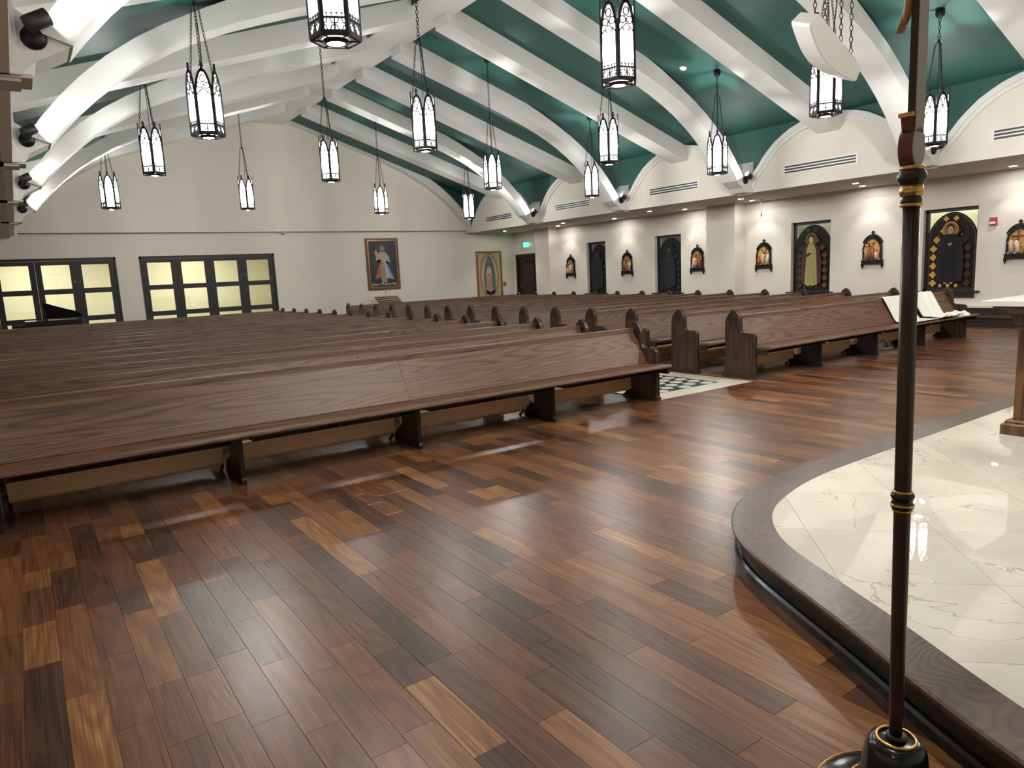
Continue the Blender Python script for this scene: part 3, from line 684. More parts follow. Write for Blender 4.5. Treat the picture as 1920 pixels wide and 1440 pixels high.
mb = MB(); mb.lathe([(.0, -.03), (.035, -.03), (.04, 0)], PLASTIC, 12); mb.obj('ceiling_mount', t)
mb = MB(); mb.tube([(0, 0, -.02), (0, 0, -.36)], .010, PLASTIC, 6); mb.obj('rod', t)
mb = MB(); mb.tube([(0, 0, -.36), (0, 0, -.43)], .013, BLACKM, 6); mb.obj('capsule', t)
t = thing('smoke_detector', 'small white smoke detector on the green slope near a lantern', 'smoke detector', (11.31, 9.9, zs(11.31-XC)-.005))
t.rotation_euler = (0, math.atan(SL), 0)
mb = MB(); mb.lathe([(.0, -.035), (.05, -.035), (.07, -.02), (.075, 0)], PLASTIC, 16); mb.obj('detector_case', t)
# vents
def vent(x, y, s, label):
    t = thing('air_vent', label, 'air vent', (x, y, 3.48), 0, 'linear air vents in the lunettes')
    mb = MB(); mb.box(min(-s*.012, 0), max(-s*.012, 0), -.84, .84, -.095, .095, PLASTIC); mb.obj('vent_frame', t)
    for k in range(3):
        z = -.058+.058*k; mb = MB(); mb.box(min(-s*.016, -s*.012), max(-s*.016, -s*.012), -.80, .80, z-.017, z+.017, BLACKM); mb.obj('slot', t)
ordn = ['farthest', 'second farthest', 'third farthest', 'third nearest', 'second nearest', 'nearest']
for k, y in enumerate((20.7, 16.72, 12.71, 8.69, 4.65, .65)):
    vent(XS, y, 1, 'white three-slot air vent in the %s lunette above the window aisle' % ordn[k])

# ------------------------------------------------------------------ recessed downlights
def spot(name, loc, power, ang, direction, blend=.5, r=.03, col=(1, .97, .92), parent=None):
    l = bpy.data.lights.new(name, 'SPOT'); l.energy = power; l.spot_size = radians(ang); l.spot_blend = blend; l.shadow_soft_size = r; l.color = col
    o = bpy.data.objects.new(name, l); COL.objects.link(o); o.location = loc
    o.rotation_euler = Vector(direction).to_track_quat('-Z', 'Y').to_euler(); return o
_dl = None
def downlight(x, y, label, power, ang=80, direction=(0, 0, -1)):
    global _dl
    if _dl is None:
        t = thing('recessed_light', label, 'ceiling light', (x, y, ZS), 0, 'recessed downlights in the aisle soffit')
        mb = MB(); mb.lathe([(.055, -.004), (.085, -.008), (.09, 0), (.055, 0)], PLASTIC, 20, ring=True); mb.obj('trim_ring', t)
        mb = MB(); mb.lathe([(0, -.003), (.055, -.003)], LAMPG, 16); mb.obj('lamp', t)
        _dl = t
    else:
        t = copy_tree(_dl); t.location = (x, y, ZS); t['label'] = label
    spot('downlight_beam', (x, y, ZS-.02), power, ang, direction, .6)
for k, (y, lb) in enumerate(zip((19.6, 16.75, 13.4, 11.15, 8.5, 5.72), ('first plaque from the exit door', 'plaque between the dark windows', 'plaque beyond the near pilaster', 'plaque below the microphone', 'plaque between the coloured windows', 'plaque by the fire strobe'))):
    yy = ST[k][0]; downlight(15.85, yy, 'recessed downlight washing the '+lb, DOWN_WALL, 76, (.30, 0, -1))
for k, y in enumerate((21.8, 18.4, 14.5, 11.4, 8.45, 5.0, 1.6)):
    downlight(15.1, y, 'recessed downlight in the aisle soffit, %s from the far wall' % ['first', 'second', 'third', 'fourth', 'fifth', 'sixth', 'seventh'][k], DOWN_AISLE, 110)
for k, y in enumerate((19.5, 14.5, 9.5, 4.5, 0)):
    spot('downlight_beam', (-1.2, y, ZS-.02), DOWN_AISLE, 110, (0, 0, -1))

# ------------------------------------------------------------------ bracket spotlights at the rib feet
mb = MB(); mb.lathe([(.0, 0), (.055, 0), (.06, .02), (.06, .16), (.052, .165), (.05, .15), (.0, .15)], BLACKM, 16); SPB = mb.mesh('lamp_head')
mb = MB(); mb.lathe([(0, .152), (.05, .152)], LAMPG, 16); SPL = mb.mesh('lamp_lens')
mb = MB(); mb.lathe([(0, 0), (.085, 0), (.08, .03), (.03, .045), (0, .045)], IRON, 16); SPM = mb.mesh('mount')
mb = MB(); mb.tube([(-.07, 0, 0), (-.07, 0, .09), (-.06, 0, .1)], .008, BLACKM); mb.tube([(.07, 0, 0), (.07, 0, .09), (.06, 0, .1)], .008, BLACKM); SPY = mb.mesh('yoke')
VN = {18.5: 'farthest', 14.5: 'second farthest', 10.5: 'middle', 6.5: 'near', 2.5: 'nearest', -1.5: 'rearmost'}
for s in (1, -1):
    for y in (18.5, 14.5, 10.5, 6.5, 2.5):
        for d in (-1, 1):
            if s < 0 and d > 0: continue
            x = 13.80 if s > 0 else .34; yy = y+d*.32
            t = thing('spotlight', 'black bracket spotlight on the %s side of the %s rib foot, %s' % ('near' if d < 0 else 'far', VN[y], 'window aisle' if s > 0 else 'opposite aisle'), 'spotlight', (x, yy, 3.43), 0, 'spotlights at the rib feet')
            tgt = Vector((-s*3.4, -d*.10, 1.9)).normalized(); q = tgt.to_track_quat('Z', 'Y')
            h_ = put('lamp_head', SPB, t, tgt*-.05); h_.rotation_mode = 'QUATERNION'; h_.rotation_quaternion = q
            l_ = put('lamp_lens', SPL, h_)
            mnt = put('mount', SPM, t, (s*.0, -d*.125, -.07)); mnt.rotation_euler = (-d*pi/2, 0, 0)
            mb = MB(); mb.tube([(0, -d*.12, -.07), (0, -d*.05, -.06), (0, 0, -.02)], .018, BLACKM); mb.obj('arm', t)
            spot('spot_beam', Vector((x, yy, 3.43))+tgt*.14, SPOT_UP, 58, tgt, .8, .04)

for k, (x_, tx) in enumerate(((1.2, 1.6), (4.2, 4.0), (10.0, 9.6), (13.0, 12.4))):
    zc = zs(abs(x_-XC))-.36 if abs(x_-XC) < 4 else 4.75
    t = thing('spotlight', 'black spotlight under the rib over the altar platform, %s' % ('above the piano-side floor', 'left of the ridge over the step', 'right of the ridge over the altar', 'above the window-side floor')[k], 'spotlight', (x_, 2.55, zc-.22), 0, 'spotlights under the platform rib')
    tgt = Vector(((tx-x_)*.3, 1.2, -4.6)).normalized(); q = tgt.to_track_quat('Z', 'Y')
    h_ = put('lamp_head', SPB, t, tgt*-.02); h_.rotation_mode = 'QUATERNION'; h_.rotation_quaternion = q
    put('lamp_lens', SPL, h_); mb = MB(); mb.tube([(0, 0, 0), (0, 0, .24)], .018, BLACKM); mb.obj('arm', t)
    spot('stage_beam', Vector((x_, 2.55, zc-.22))+tgt*.17, STAGE_W, 120, tgt, .9, .035, (1, .90, .74))

# ------------------------------------------------------------------ gothic lanterns
RL = .185; BODY = .70      # corner radius, rail-to-spring height
def tracery():
    """one face of the hexagonal lantern: u across, v up, returned as MB in face space"""
    mb = MB(); a = RL; hw = a/2-.006; F = lambda u, v, d: (u, -d, v); T = .014
    mb.strip([(-hw, 0), (-hw, .50)], .026, T, F, IRON); mb.strip([(hw, 0), (hw, .50)], .026, T, F, IRON)
    mb.strip([(-hw, .012), (hw, .012)], .030, T, F, IRON); mb.strip([(-hw, .112), (hw, .112)], .016, T, F, IRON); mb.strip([(0, .02), (0, .11)], .013, T, F, IRON)
    for cu in (-hw/2, hw/2):    # foiled squares
        for du, dv in ((1, 1), (1, -1), (-1, 1), (-1, -1)): mb.strip([(cu+du*hw*.46, .064+dv*.006), (cu+du*hw*.25, .064+dv*.010), (cu+du*hw*.13, .064+dv*.040)], .009, T, F, IRON)
    for k in range(4):          # cresting of small crosses
        u = -hw*.66+hw*1.32*k/3; mb.strip([(u, .115), (u, .155)], .007, T, F, IRON); mb.strip([(u-.011, .142), (u+.011, .142)], .007, T, F, IRON)
    arc_ = [(-hw+hw*t, .50+.225*(1-(1-t)**2.0)**.85) for t in [k/8 for k in range(9)]]
    mb.strip(arc_, .028, T, F, IRON); mb.strip([(-u, v) for u, v in arc_], .028, T, F, IRON)
    for sg in (-1, 1):
        mb.strip(blob(sg*hw*.44, .548, .033, .034, 10), .011, T, F, IRON, True)
        mb.strip([(sg*hw, .43), (sg*hw*.55, .475), (0, .515)], .011, T, F, IRON); mb.strip([(sg*hw*.5, .478), (sg*hw*.25, .445)], .010, T, F, IRON)
    mb.strip(blob(0, .627, .030, .040, 10), .011, T, F, IRON, True)
    mb.strip([(0, .70), (0, .80)], .016, T, F, IRON); mb.strip([(-.026, .772), (.026, .772)], .016, T, F, IRON); mb.strip(blob(0, .802, .012, .014, 6), .012, T, F, IRON, True)
    mb.strip([(-.034, .712), (0, .735), (.034, .712)], .013, T, F, IRON)
    return mb
TR = tracery().mesh('tracery_frame')
mb = MB(); hw = RL/2-.004
pg = [(-hw, .01), (hw, .01), (hw, .50)]+[(hw-hw*t, .50+.215*(1-(1-t)**2)**.85) for t in (.2, .4, .6, .8, 1)]+[(-hw*t, .50+.215*(1-t**2)**.85) for t in (.2, .4, .6, .8, 1)]
mb.prism(pg, 0, .004, lambda u, v, d: (u, d, v), GLOW); GP = mb.mesh('glass_panel')
mb = MB()
mb.strip([(RL*cos(k*pi/3), RL*sin(k*pi/3)) for k in range(6)], .022, .02, lambda u, v, d: (u, v, -.01+d), IRON, True)
for k in range(6): mb.strip([(RL*cos(k*pi/3), RL*sin(k*pi/3)), (.085*cos(k*pi/3), .085*sin(k*pi/3))], .010, .01, lambda u, v, d: (u, v, -.012+d), IRON)
mb.lathe([(.075, -.03), (.09, -.012), (.10, 0), (.085, .0), (.07, -.022)], IRON, 18, ring=True); BOT = mb.mesh('base_ring')
mb = MB(); mb.prism([(.165*cos(k*pi/3), .165*sin(k*pi/3)) for k in range(6)], 0, .003, XY, PLASTIC); BOTP = mb.mesh('base_plate')
mb = MB(); mb.lathe([(0, -.03), (.05, -.024), (.07, -.012)], LAMPG, 14); LENS = mb.mesh('downlight_lens')
def links(mb, p0, p1, L=.052, w=.012, r=.0042):
    p0, p1 = Vector(p0), Vector(p1); d = p1-p0; n = max(1, int(d.length/(L*.78))); d.normalize()
    a = d.orthogonal().normalized(); b_ = d.cross(a)
    for k in range(n):
        c = p0+(p1-p0)*((k+.5)/n); s_ = a if k % 2 else b_
        ring = [c+d*(L/2*cos(t))+s_*(w*sin(t)) for t in [2*pi*j/8 for j in range(8)]]
        mb.tube(ring, r, IRON, 4, closed=True)
HUBZ = 1.50
CH = []
for k in range(3):
    mb = MB(); th = 2*pi*k/3+pi/6; links(mb, (RL*.86*cos(th), RL*.86*sin(th), .60), (.045*cos(th), .045*sin(th), HUBZ-.03)); CH.append(mb.mesh('chain'))
mb = MB(); mb.tube([(.0, 0, .6), (.012, .006, .8), (.02, .0, 1.1), (.004, 0, HUBZ)], .005, IRON, 5); CORD = mb.mesh('cord')
mb = MB(); mb.lathe([(0, -.03), (.02, -.02), (.014, 0), (.02, .02), (.008, .04)], IRON, 10)
for k in range(3):
    th = 2*pi*k/3+pi/6; mb.tube([(0, 0, 0), (.03*cos(th), .03*sin(th), -.005), (.045*cos(th), .045*sin(th), -.03)], .006, IRON, 5)
mb.tube([(.022*cos(t), 0, .055+.022*sin(t)) for t in [2*pi*j/10 for j in range(10)]], .005, IRON, 5, closed=True); HUB = mb.mesh('hub')
mb = MB(); mb.lathe([(.012, -.10), (.05, -.085), (.065, -.06), (.065, .02)], IRON, 16); CAN = mb.mesh('canopy')
ROWN = {5.45: 'nearest', 9.4: 'second nearest', 13.3: 'second farthest', 18.8: 'farthest', 1.4: 'added overhead'}
def lantern(x, y, z, face, lane):
    rz = atan2(-y, -x)-pi/2*3+0 if face else atan2(-y, -x)-pi/2*3+pi/6
    rz = atan2(-y, -x)+pi/2+(0 if face else pi/6)
    t = thing('gothic_lantern', 'lit iron gothic lantern, %s in the row %s' % (ROWN[y], lane), 'lantern', (x, y, z), rz, 'gothic chain lanterns hanging from the ceiling')
    for k in range(6):
        th = k*pi/3; ap = RL*cos(pi/6); px, py = ap*sin(th), -ap*cos(th)
        put('tracery_frame', TR, t, (px, py, 0), th); put('glass_panel', GP, t, (px*.985, py*.985, 0), th)
    put('base_ring', BOT, t, (0, 0, 0), pi/6*0); put('base_plate', BOTP, t, (0, 0, .004)); put('downlight_lens', LENS, t)
    for c in CH: put('chain', c, t)
    put('cord', CORD, t); put('hub', HUB, t, (0, 0, HUBZ))
    zc = zs(abs(x-XC))-.02-z
    if zc > HUBZ+.25:
        mb = MB(); links(mb, (0, 0, HUBZ+.07), (0, 0, zc-.1), L=.062, w=.018, r=.0055); mb.obj('suspension_chain', t)
    l = bpy.data.lights.new('lantern_bulb', 'POINT'); l.energy = LANTERN_W; l.shadow_soft_size = .045; l.color = (1, .985, .95)
    lo = bpy.data.objects.new('lantern_bulb', l); COL.objects.link(lo); lo.parent = t; lo.location = (0, 0, .30)
    put('canopy', CAN, t, (0, 0, max(zc, HUBZ+.16)))
A = lambda px, py, Y: (lambda d: (d.x*Y/d.y, Y, H+d.z*Y/d.y))(W_+R_*((px-960)/1313.87)-U_*((py-720)/1313.87))
lanes = ('nearest the piano-side wall', 'between ridge and piano-side wall', 'just past the ridge towards the windows', 'beside the window-side lunettes')
for lane, row in zip(lanes, (
        ((630, 76, 5.45, 1), (391, 255, 9.4, 1), (290, 327, 13.3, 0), (209, 391, 18.8, 1)),
        ((1160, 156, 5.45, 0), (798, 281, 9.4, 0), (621, 339, 13.3, 0), (465, 392, 18.8, 0)),
        ((1548, 215, 5.45, 1), (1142, 306, 9.4, 0), (925, 354, 13.3, 1), (716, 400, 18.8, 1)),
        ((1752, 271, 5.45, 0), (1345, 326, 9.4, 1), (1110, 368, 13.3, 0), (880, 409, 18.8, 0)))):
    for px, py, Y, fc in row:
        x, y, z = A(px, py, Y); lantern(x, y, z, fc, lane)
    lantern({0: 2.1, 1: 5.1, 2: 8.95, 3: 12.0}[lanes.index(lane)], 1.4, 3.40, 1, lane)  # out-of-view lantern added per row to light the near floor

# ------------------------------------------------------------------ pews
END = [(.166, 0), (.166, .03), (.140, .05), (.128, .30), (.125, .62), (.122, .75), (.108, .80), (.085, .835), (.055, .865), (.025, .892), (0, .906), (-.025, .892), (-.052, .868), (-.078, .835), (-.095, .80), (-.103, .76), (-.106, .68), (-.108, .645), (-.118, .618), (-.140, .600), (-.180, .596), (-.300, .590), (-.322, .582), (-.332, .562), (-.334, .52), (-.336, .05), (-.350, .03), (-.350, 0)]
def build_pew(L, nb, label, cat, group):
    t = thing('pew', label, cat, (0, 0, 0), 0, group)
    mb = MB(); n = len(END)
    mb.prism(END, -.02, .02, lambda u, v, w: (w, u, v), PEWV)
    mb.strip(END[2:-2], .014, .006, lambda u, v, w: (-.02-w, u, v), PEWV); mb.strip(END[2:-2], .014, .006, lambda u, v, w: (.02+w, u, v), PEWV)
    mb.box(-.03, .03, -.356, .172, 0, .045, PEWV); endm = mb.mesh('end_panel')
    mb = MB()
    for sg in (-1, 1):
        mb.strip(blob(.008, .79, .062, .07, 14), .008, .006, lambda u, v, w: (sg*(.02+w), u, v), PEWD, True)
        for q in quatre(.008, .79, .045): mb.strip(q, .006, .005, lambda u, v, w: (sg*(.02+w), u, v), PEWD, True)
    ros = mb.mesh('carved_rosette')
    for x in (.02, L-.02): e = put('end_panel', endm, t, (x, 0, 0)); put('carved_rosette', ros, e)
    js = [.04, L/2+(.12 if nb == 5 else .0) if False else L/2, L-.04]
    js = [.04, L*(.60) if nb == 5 else L*.60, L-.04]
    for a, b_ in zip(js, js[1:]):
        mb = MB(); g_ = .0012
        pr = [(-.195, .425), (-.165, .425), (.045, .775), (.018, .775)]
        mb.prism([(-.195, .432), (-.160, .428), (.048, .772), (.012, .776)], a+g_, b_-g_, lambda u, v, w: (w, u, v), PEW); mb.obj('back_panel', t)
        mb = MB(); mb.prism([(.010, .779), (.052, .776), (.064, .812), (.060, .826), (.045, .834), (.028, .832), (.018, .822)], a+g_, b_-g_, lambda u, v, w: (w, u, v), PEW, mcap=PEW); mb.obj('top_rail', t)
    for a, b_ in zip([.02, js[1], L-.02], [js[1], L-.02]):
        mb = MB(); mb.prism([(-.17, .428), (-.17, .402), (-.53, .398), (-.552, .404), (-.562, .416), (-.558, .430), (-.54, .437), (-.40, .430)], a+.001, b_-.001, lambda u, v, w: (w, u, v), PEW); mb.obj('seat', t)
    bay = L/nb
    for k in range(nb+1):
        x = min(max(k*bay, .02), L-.02)
        if 0 < k < nb:
            mb = MB(); mb.prism([(-.36, 0), (-.36, .035), (-.345, .05), (-.345, .40), (-.03, .402), (-.03, .17), (.06, .14), (.13, .08), (.16, .05), (.16, 0)], -.018, .018, lambda u, v, w: (x+w, u, v), PEWD); mb.obj('support', t)
        else:
            mb = MB(); mb.box(x-.02, x+.02, -.50, -.33, .33, .40, PEWD); mb.obj('seat_bracket', t)
    for k in range(nb):
        a, b_ = k*bay+.05, (k+1)*bay-.05
        mb = MB(); mb.prism([(.075, .09), (.065, .11), (.065, .22), (.08, .24), (.15, .24), (.165, .22), (.165, .11), (.15, .09)], a, b_, lambda u, v, w: (w, u, v), TAN); kn = mb.obj('kneeler', t)
        mb = MB(); mb.tube([(a+.0, .12, .15), (a+.0, .14, .05), (a, .20, .01)], .014, BLACKM, 6); mb.obj('kneeler_bracket', kn); mb = MB(); mb.tube([(b_, .12, .15), (b_, .14, .05), (b_, .20, .01)], .014, BLACKM, 6); mb.obj('kneeler_bracket', kn)
        mb = MB(); y0, y1 = -.45, -.18
        for q0, q1 in ((y0, y0+.012), (y1-.012, y1)): mb.box(a+.02, b_-.02, q0, q1, .348, .357, IRON)
        for j in range(3):
            xx = a+.03+(b_-a-.06)*j/2; mb.box(xx-.008, xx+.008, y0, y1, .348, .40, BLACKM)
        mb.box(a+.02, b_-.02, y0+.02, y1-.02, .350, .353, BLACKM)
        mb.obj('book_rack', t)
    return t
OR = ['front', 'second', 'third', 'fourth', 'fifth', 'sixth', 'seventh', 'eighth', 'ninth', 'tenth', 'eleventh', 'twelfth', 'thirteenth', 'fourteenth', 'last']
for xl, L, nb, y0, side in ((-1.83, 7.76, 5, 5.93, 'in the block before the glass doors'), (7.81, 6.12, 4, 6.005, 'in the block beside the stained windows')):
    pr = None
    for k in range(15):
        lb = 'dark oak church pew, %s row %s' % (OR[k], side)
        if pr is None: pr = build_pew(L, nb, lb, 'pew', 'rows of oak pews '+side); t = pr
        else: t = copy_tree(pr); t['label'] = lb
        t.location = (xl, y0+.96*k, 0)
# small white studs on the front pew seat
# cloths on the front pew of the window block
def cloth(name, label, us, profile, seedv, amp=.012, thick=.006, parent=None):
    """draped sheet: us = x positions, profile(u, t) -> (y, z)"""
    r = random.Random(seedv); ph = [r.uniform(0, 6.28) for _ in range(8)]; nu, nt_ = len(us), 36; vs = []
    for i, x in enumerate(us):
        for j in range(nt_+1):
            t = j/nt_; y, z = profile(x, t)
            w = amp*(sin(x*31+ph[0]+t*3)+.7*sin(x*57+ph[1]-t*5)+.5*sin(x*19+t*9+ph[2]))*(.3+.9*t)
            vs.append((x+.03*t*sin(t*5+ph[3]), y-abs(w)*.8, z+abs(w)*.5+.003))
    fs = [(i*(nt_+1)+j, (i+1)*(nt_+1)+j, (i+1)*(nt_+1)+j+1, i*(nt_+1)+j+1) for i in range(nu-1) for j in range(nt_)]
    mb = MB(); mb.add(vs, fs, CLOTH, True); o = mb.obj(name); o['label'] = label; o['category'] = 'cloth'
    m_ = o.modifiers.new('s', 'SOLIDIFY'); m_.thickness = thick; m_.offset = 1
    return o
def drape(x, t):
    pts = [(6.13, .70), (6.075, .80), (6.045, .846), (6.01, .845), (5.985, .80), (5.80, .448), (5.62, .447), (5.48, .452)]
    f = t*(len(pts)-1); i = min(int(f), len(pts)-2); f -= i; a, b_ = pts[i], pts[i+1]; return a[0]+(b_[0]-a[0])*f, a[1]+(b_[1]-a[1])*f
cloth('draped_cloth', 'smooth white cloth draped over the front pew, hanging behind the brown pole', [11.66+.02*k for k in range(40)], drape, 3, .006)
cloth('draped_cloth', 'rumpled white cloth draped over the front pew back and piled on its seat', [12.50+.018*k for k in range(44)], drape, 5, .045)
mb = MB(); r5 = random.Random(4)
vs = []; nU, nV = 26, 16
for i in range(nU):
    for j in range(nV):
        a, th = i/(nU-1), pi*j/(nV-1); rad = .075*sqrt(max(.02, 1-(2*a-1)**4))*(1+.18*sin(a*17+th*3)+.12*sin(th*7+a*9))
        vs.append((13.02+.60*a, 5.58+1.9*rad*cos(th), .44+rad*sin(th)))
mb.add(vs, [(i*nV+j, (i+1)*nV+j, (i+1)*nV+j+1, i*nV+j+1) for i in range(nU-1) for j in range(nV-1)], CLOTH, True)
o = mb.obj('folded_cloth'); o['label'] = 'bundled white cloth lying on the front pew seat by its far arm'; o['category'] = 'cloth'
mb = MB(); mb.tube([(11.80, 6.02, .16), (11.84, 5.98, .06), (11.80, 5.93, .012), (11.62, 5.93, .012), (11.55, 6.0, .012)], .009, PLASTIC, 6); mb.tube([(11.83, 6.04, .16), (11.9, 5.98, .05), (11.84, 5.90, .012), (11.58, 5.90, .012)], .009, PLASTIC, 6)
o = mb.obj('white_cable'); o['label'] = 'looped white cable hanging under the front pew onto the floor'; o['category'] = 'cable'

# ------------------------------------------------------------------ wall bench by the last window
t = thing('wall_bench', 'low dark wooden step bench along the window wall beyond the altar', 'bench', (16.15, 5.0, 0))
mb = MB(); mb.box(-.22, .25, -2.4, 2.2, 0, .19, PEWD); mb.obj('bench_box', t)
mb = MB(); mb.box(-.26, .10, -2.42, 2.22, .19, .225, PEWV); mb.obj('bench_seat', t)
mb = MB(); mb.box(.10, .249, -2.4, 2.2, .19, .37, PEWD); mb.box(.07, .249, -2.41, 2.21, .37, .395, TAUPE); mb.obj('bench_back', t)

# ------------------------------------------------------------------ altar platform
EDGE = [(1.55, -2.6), (1.63, -1.4), (1.74, -.5), (1.86, .1), (2.053, .638), (2.138, .83), (2.237, 1.032), (2.375, 1.29), (2.521, 1.602), (2.62, 1.81), (2.71, 1.985), (2.82, 2.145), (2.99, 2.31), (3.15, 2.42), (3.33, 2.505), (3.65, 2.595), (3.95, 2.645), (4.3, 2.668), (5.0, 2.672), (7.1, 2.672)]
def smooth_(p, it=2):
    for _ in range(it):
        q = [p[0]]
        for a, b_ in zip(p, p[1:]): q += [(a[0]*.75+b_[0]*.25, a[1]*.75+b_[1]*.25), (a[0]*.25+b_[0]*.75, a[1]*.25+b_[1]*.75)]
        p = q+[p[-1]]
    return p
HALF = smooth_(EDGE); FULL = HALF+[(14.2-x, y) for x, y in HALF[-2::-1]]
def off(p, d):
    o = []
    for i in range(len(p)):
        a = p[max(i-1, 0)]; c = p[min(i+1, len(p)-1)]; tx, ty = c[0]-a[0], c[1]-a[1]; l = math.hypot(tx, ty); o.append((p[i][0]+ty/l*d, p[i][1]-tx/l*d))
    return o
DZ = .165
plat = setting('altar_platform', 'raised altar platform with curved dark wood step edge and glossy marble tiles', 'platform')
def ribbon(name, o1, z1, o2, z2, prof, m, segs=14):
    """sweep a small profile [(offset inward, z)] along the platform edge, in lengths"""
    n = len(FULL); cur = [off(FULL, d) for d, z in prof]; step = math.ceil((n-1)/segs)
    for s_ in range(0, n-1, step):
        e = min(s_+step, n-1); mb = MB(); vs = []; k = len(prof)
        for i in range(s_, e+1): vs += [(*cur[j][i], prof[j][1]) for j in range(k)]
        fs = [(i*k+j, (i+1)*k+j, (i+1)*k+(j+1) % k, i*k+(j+1) % k) for i in range(e-s_) for j in range(k)]
        fs += [tuple(range(k)), tuple(range((e-s_)*k+k-1, (e-s_)*k-1, -1))]
        mb.add(vs, fs, m, False); mb.obj(name, plat)
ribbon('step_nosing', 0, 0, 0, 0, [(.0, DZ-.030), (-.006, DZ-.018), (-.004, DZ-.006), (.006, DZ+.001), (.205, DZ+.001), (.205, DZ-.030)], STEPW)
ribbon('riser', 0, 0, 0, 0, [(.045, .0), (.045, DZ-.028), (.10, DZ-.028), (.10, 0)], PEWD, 8)
ribbon('base_moulding', 0, 0, 0, 0, [(.012, 0), (.012, .035), (.022, .047), (.035, .05), (.05, .05), (.05, 0)], BLACK, 8)
inner = off(FULL, .205); inner = [(x, max(y, -2.6)) for x, y in inner]
def clip(poly, a, b_, c):    # keep a*x+b*y<=c
    out = []
    for i in range(len(poly)):
        p, q = poly[i-1], poly[i]; dp, dq = a*p[0]+b_*p[1]-c, a*q[0]+b_*q[1]-c
        if (dp <= 0) != (dq <= 0): t_ = dp/(dp-dq); out.append((p[0]+(q[0]-p[0])*t_, p[1]+(q[1]-p[1])*t_))
        if dq <= 0: out.append(q)
    return out
mb = MB(); mb.prism(inner, .0, DZ-.008, XY, TILEC); mb.obj('platform_core', plat)
S2 = sqrt(.5); TS = .61; u0, v0 = 4.27*S2, 1.18*S2
for i in range(-8, 20):
    for j in range(-14, 20):
        ua, va = u0+TS*i, v0+TS*j; cu, cv = ua+TS/2, va+TS/2; cx, cy = (cu+cv)*S2, (cu-cv)*S2
        if cx < 1.2 or cx > 12.9 or cy < -3 or cy > 3: continue
        g_ = .0009; p = inner
        p = clip(p, S2, S2, ua+TS-g_); p = p and clip(p, -S2, -S2, -(ua+g_)); p = p and clip(p, S2, -S2, va+TS-g_); p = p and clip(p, -S2, S2, -(va+g_))
        if len(p) < 3: continue
        ar = abs(sum(p[k-1][0]*p[k][1]-p[k][0]*p[k-1][1] for k in range(len(p))))/2
        if ar < .002: continue
        mb = MB(); mb.prism(p, DZ-.008, DZ, XY, MARBLE); mb.obj('marble_tile', plat)

# ------------------------------------------------------------------ altar table
AXW = 1.18; t = thing('altar', 'oak pedestal altar with white marble slab standing on the platform', 'altar', (7.1, 1.62, DZ))
D0 = .52
mb = MB(); mb.box(-AXW, AXW, -D0, D0, 0, .085, ALTARW, ch=.012); mb.box(-AXW+.02, AXW-.02, -D0+.02, D0-.02, .085, .11, ALTARW, ch=.012); mb.obj('plinth', t)
mb = MB(); bx_, by_ = AXW-.06, D0-.06; mb.box(-bx_, bx_, -by_, by_, .11, .80, ALTARW)
mb.obj('pedestal', t)
for sx in (-1, 1):      # framed end panels and long panels
    mb = MB()
    F = lambda u, v, d: (sx*(bx_+d), u, v)
    mb.strip([(-by_+.09, .22), (by_-.09, .22), (by_-.09, .72), (-by_+.09, .72)], .035, .022, F, ALTARW, True); mb.strip([(-by_+.14, .27), (by_-.14, .27), (by_-.14, .67), (-by_+.14, .67)], .02, .012, F, ALTARW, True)
    mb.obj('end_panel_moulding', t)
for sy in (-1, 1):
    for k in range(3):
        mb = MB(); c = (k-1)*.72; F = lambda u, v, d: (c+u, sy*(by_+d), v)
        mb.strip([(-.29, .22), (.29, .22), (.29, .72), (-.29, .72)], .035, .022, F, ALTARW, True); mb.strip([(-.25, .26), (.25, .26), (.25, .68), (-.25, .68)], .02, .012, F, ALTARW, True); mb.obj('side_panel_moulding', t)
mb = MB(); prof = [(0, .78), (.012, .80), (.012, .82), (.03, .835), (.035, .86), (.045, .90), (.085, .935), (.13, .95), (.13, .965)]
vs = [];
for d, z in prof: vs += [(-bx_-d, -by_-d, z), (bx_+d, -by_-d, z), (bx_+d, by_+d, z), (-bx_-d, by_+d, z)]
mb.add(vs, [(i*4+j, i*4+(j+1) % 4, (i+1)*4+(j+1) % 4, (i+1)*4+j) for i in range(len(prof)-1) for j in range(4)]+[(3, 2, 1, 0), tuple(len(prof)*4-4+j for j in range(4))], PEWV); mb.obj('crown_moulding', t)
MTOP = mat('slab_marble', (.72, .73, .73), .25, var=.12, bscale=7)
mb = MB(); mb.box(-bx_-.20, bx_+.20, -by_-.18, by_+.18, .965, 1.005, MTOP, ch=.004); mb.obj('marble_top', t)
PINK = mat('pale_fabric', (.62, .52, .49), .8)
mb = MB(); r6 = random.Random(8); vs = []; nU, nV = 30, 8
for i in range(nU):
    for j in range(nV):
        vs.append((5.98+.5*j/(nV-1)+.03*sin(i*1.3), 2.02-1.0*i/(nU-1), DZ+1.008+.055*abs(sin(i*1.9+j*.8))*(1 if 0 < j < nV-1 else .2)+.014*r6.random()))
mb.add(vs, [(i*nV+j, (i+1)*nV+j, (i+1)*nV+j+1, i*nV+j+1) for i in range(nU-1) for j in range(nV-1)], PINK, True)
o = mb.obj('altar_cloth'); o['label'] = 'crumpled pale pink cloth lying on the marble altar top'; o['category'] = 'cloth'
m_ = o.modifiers.new('s', 'SOLIDIFY'); m_.thickness = .003; m_.offset = 1

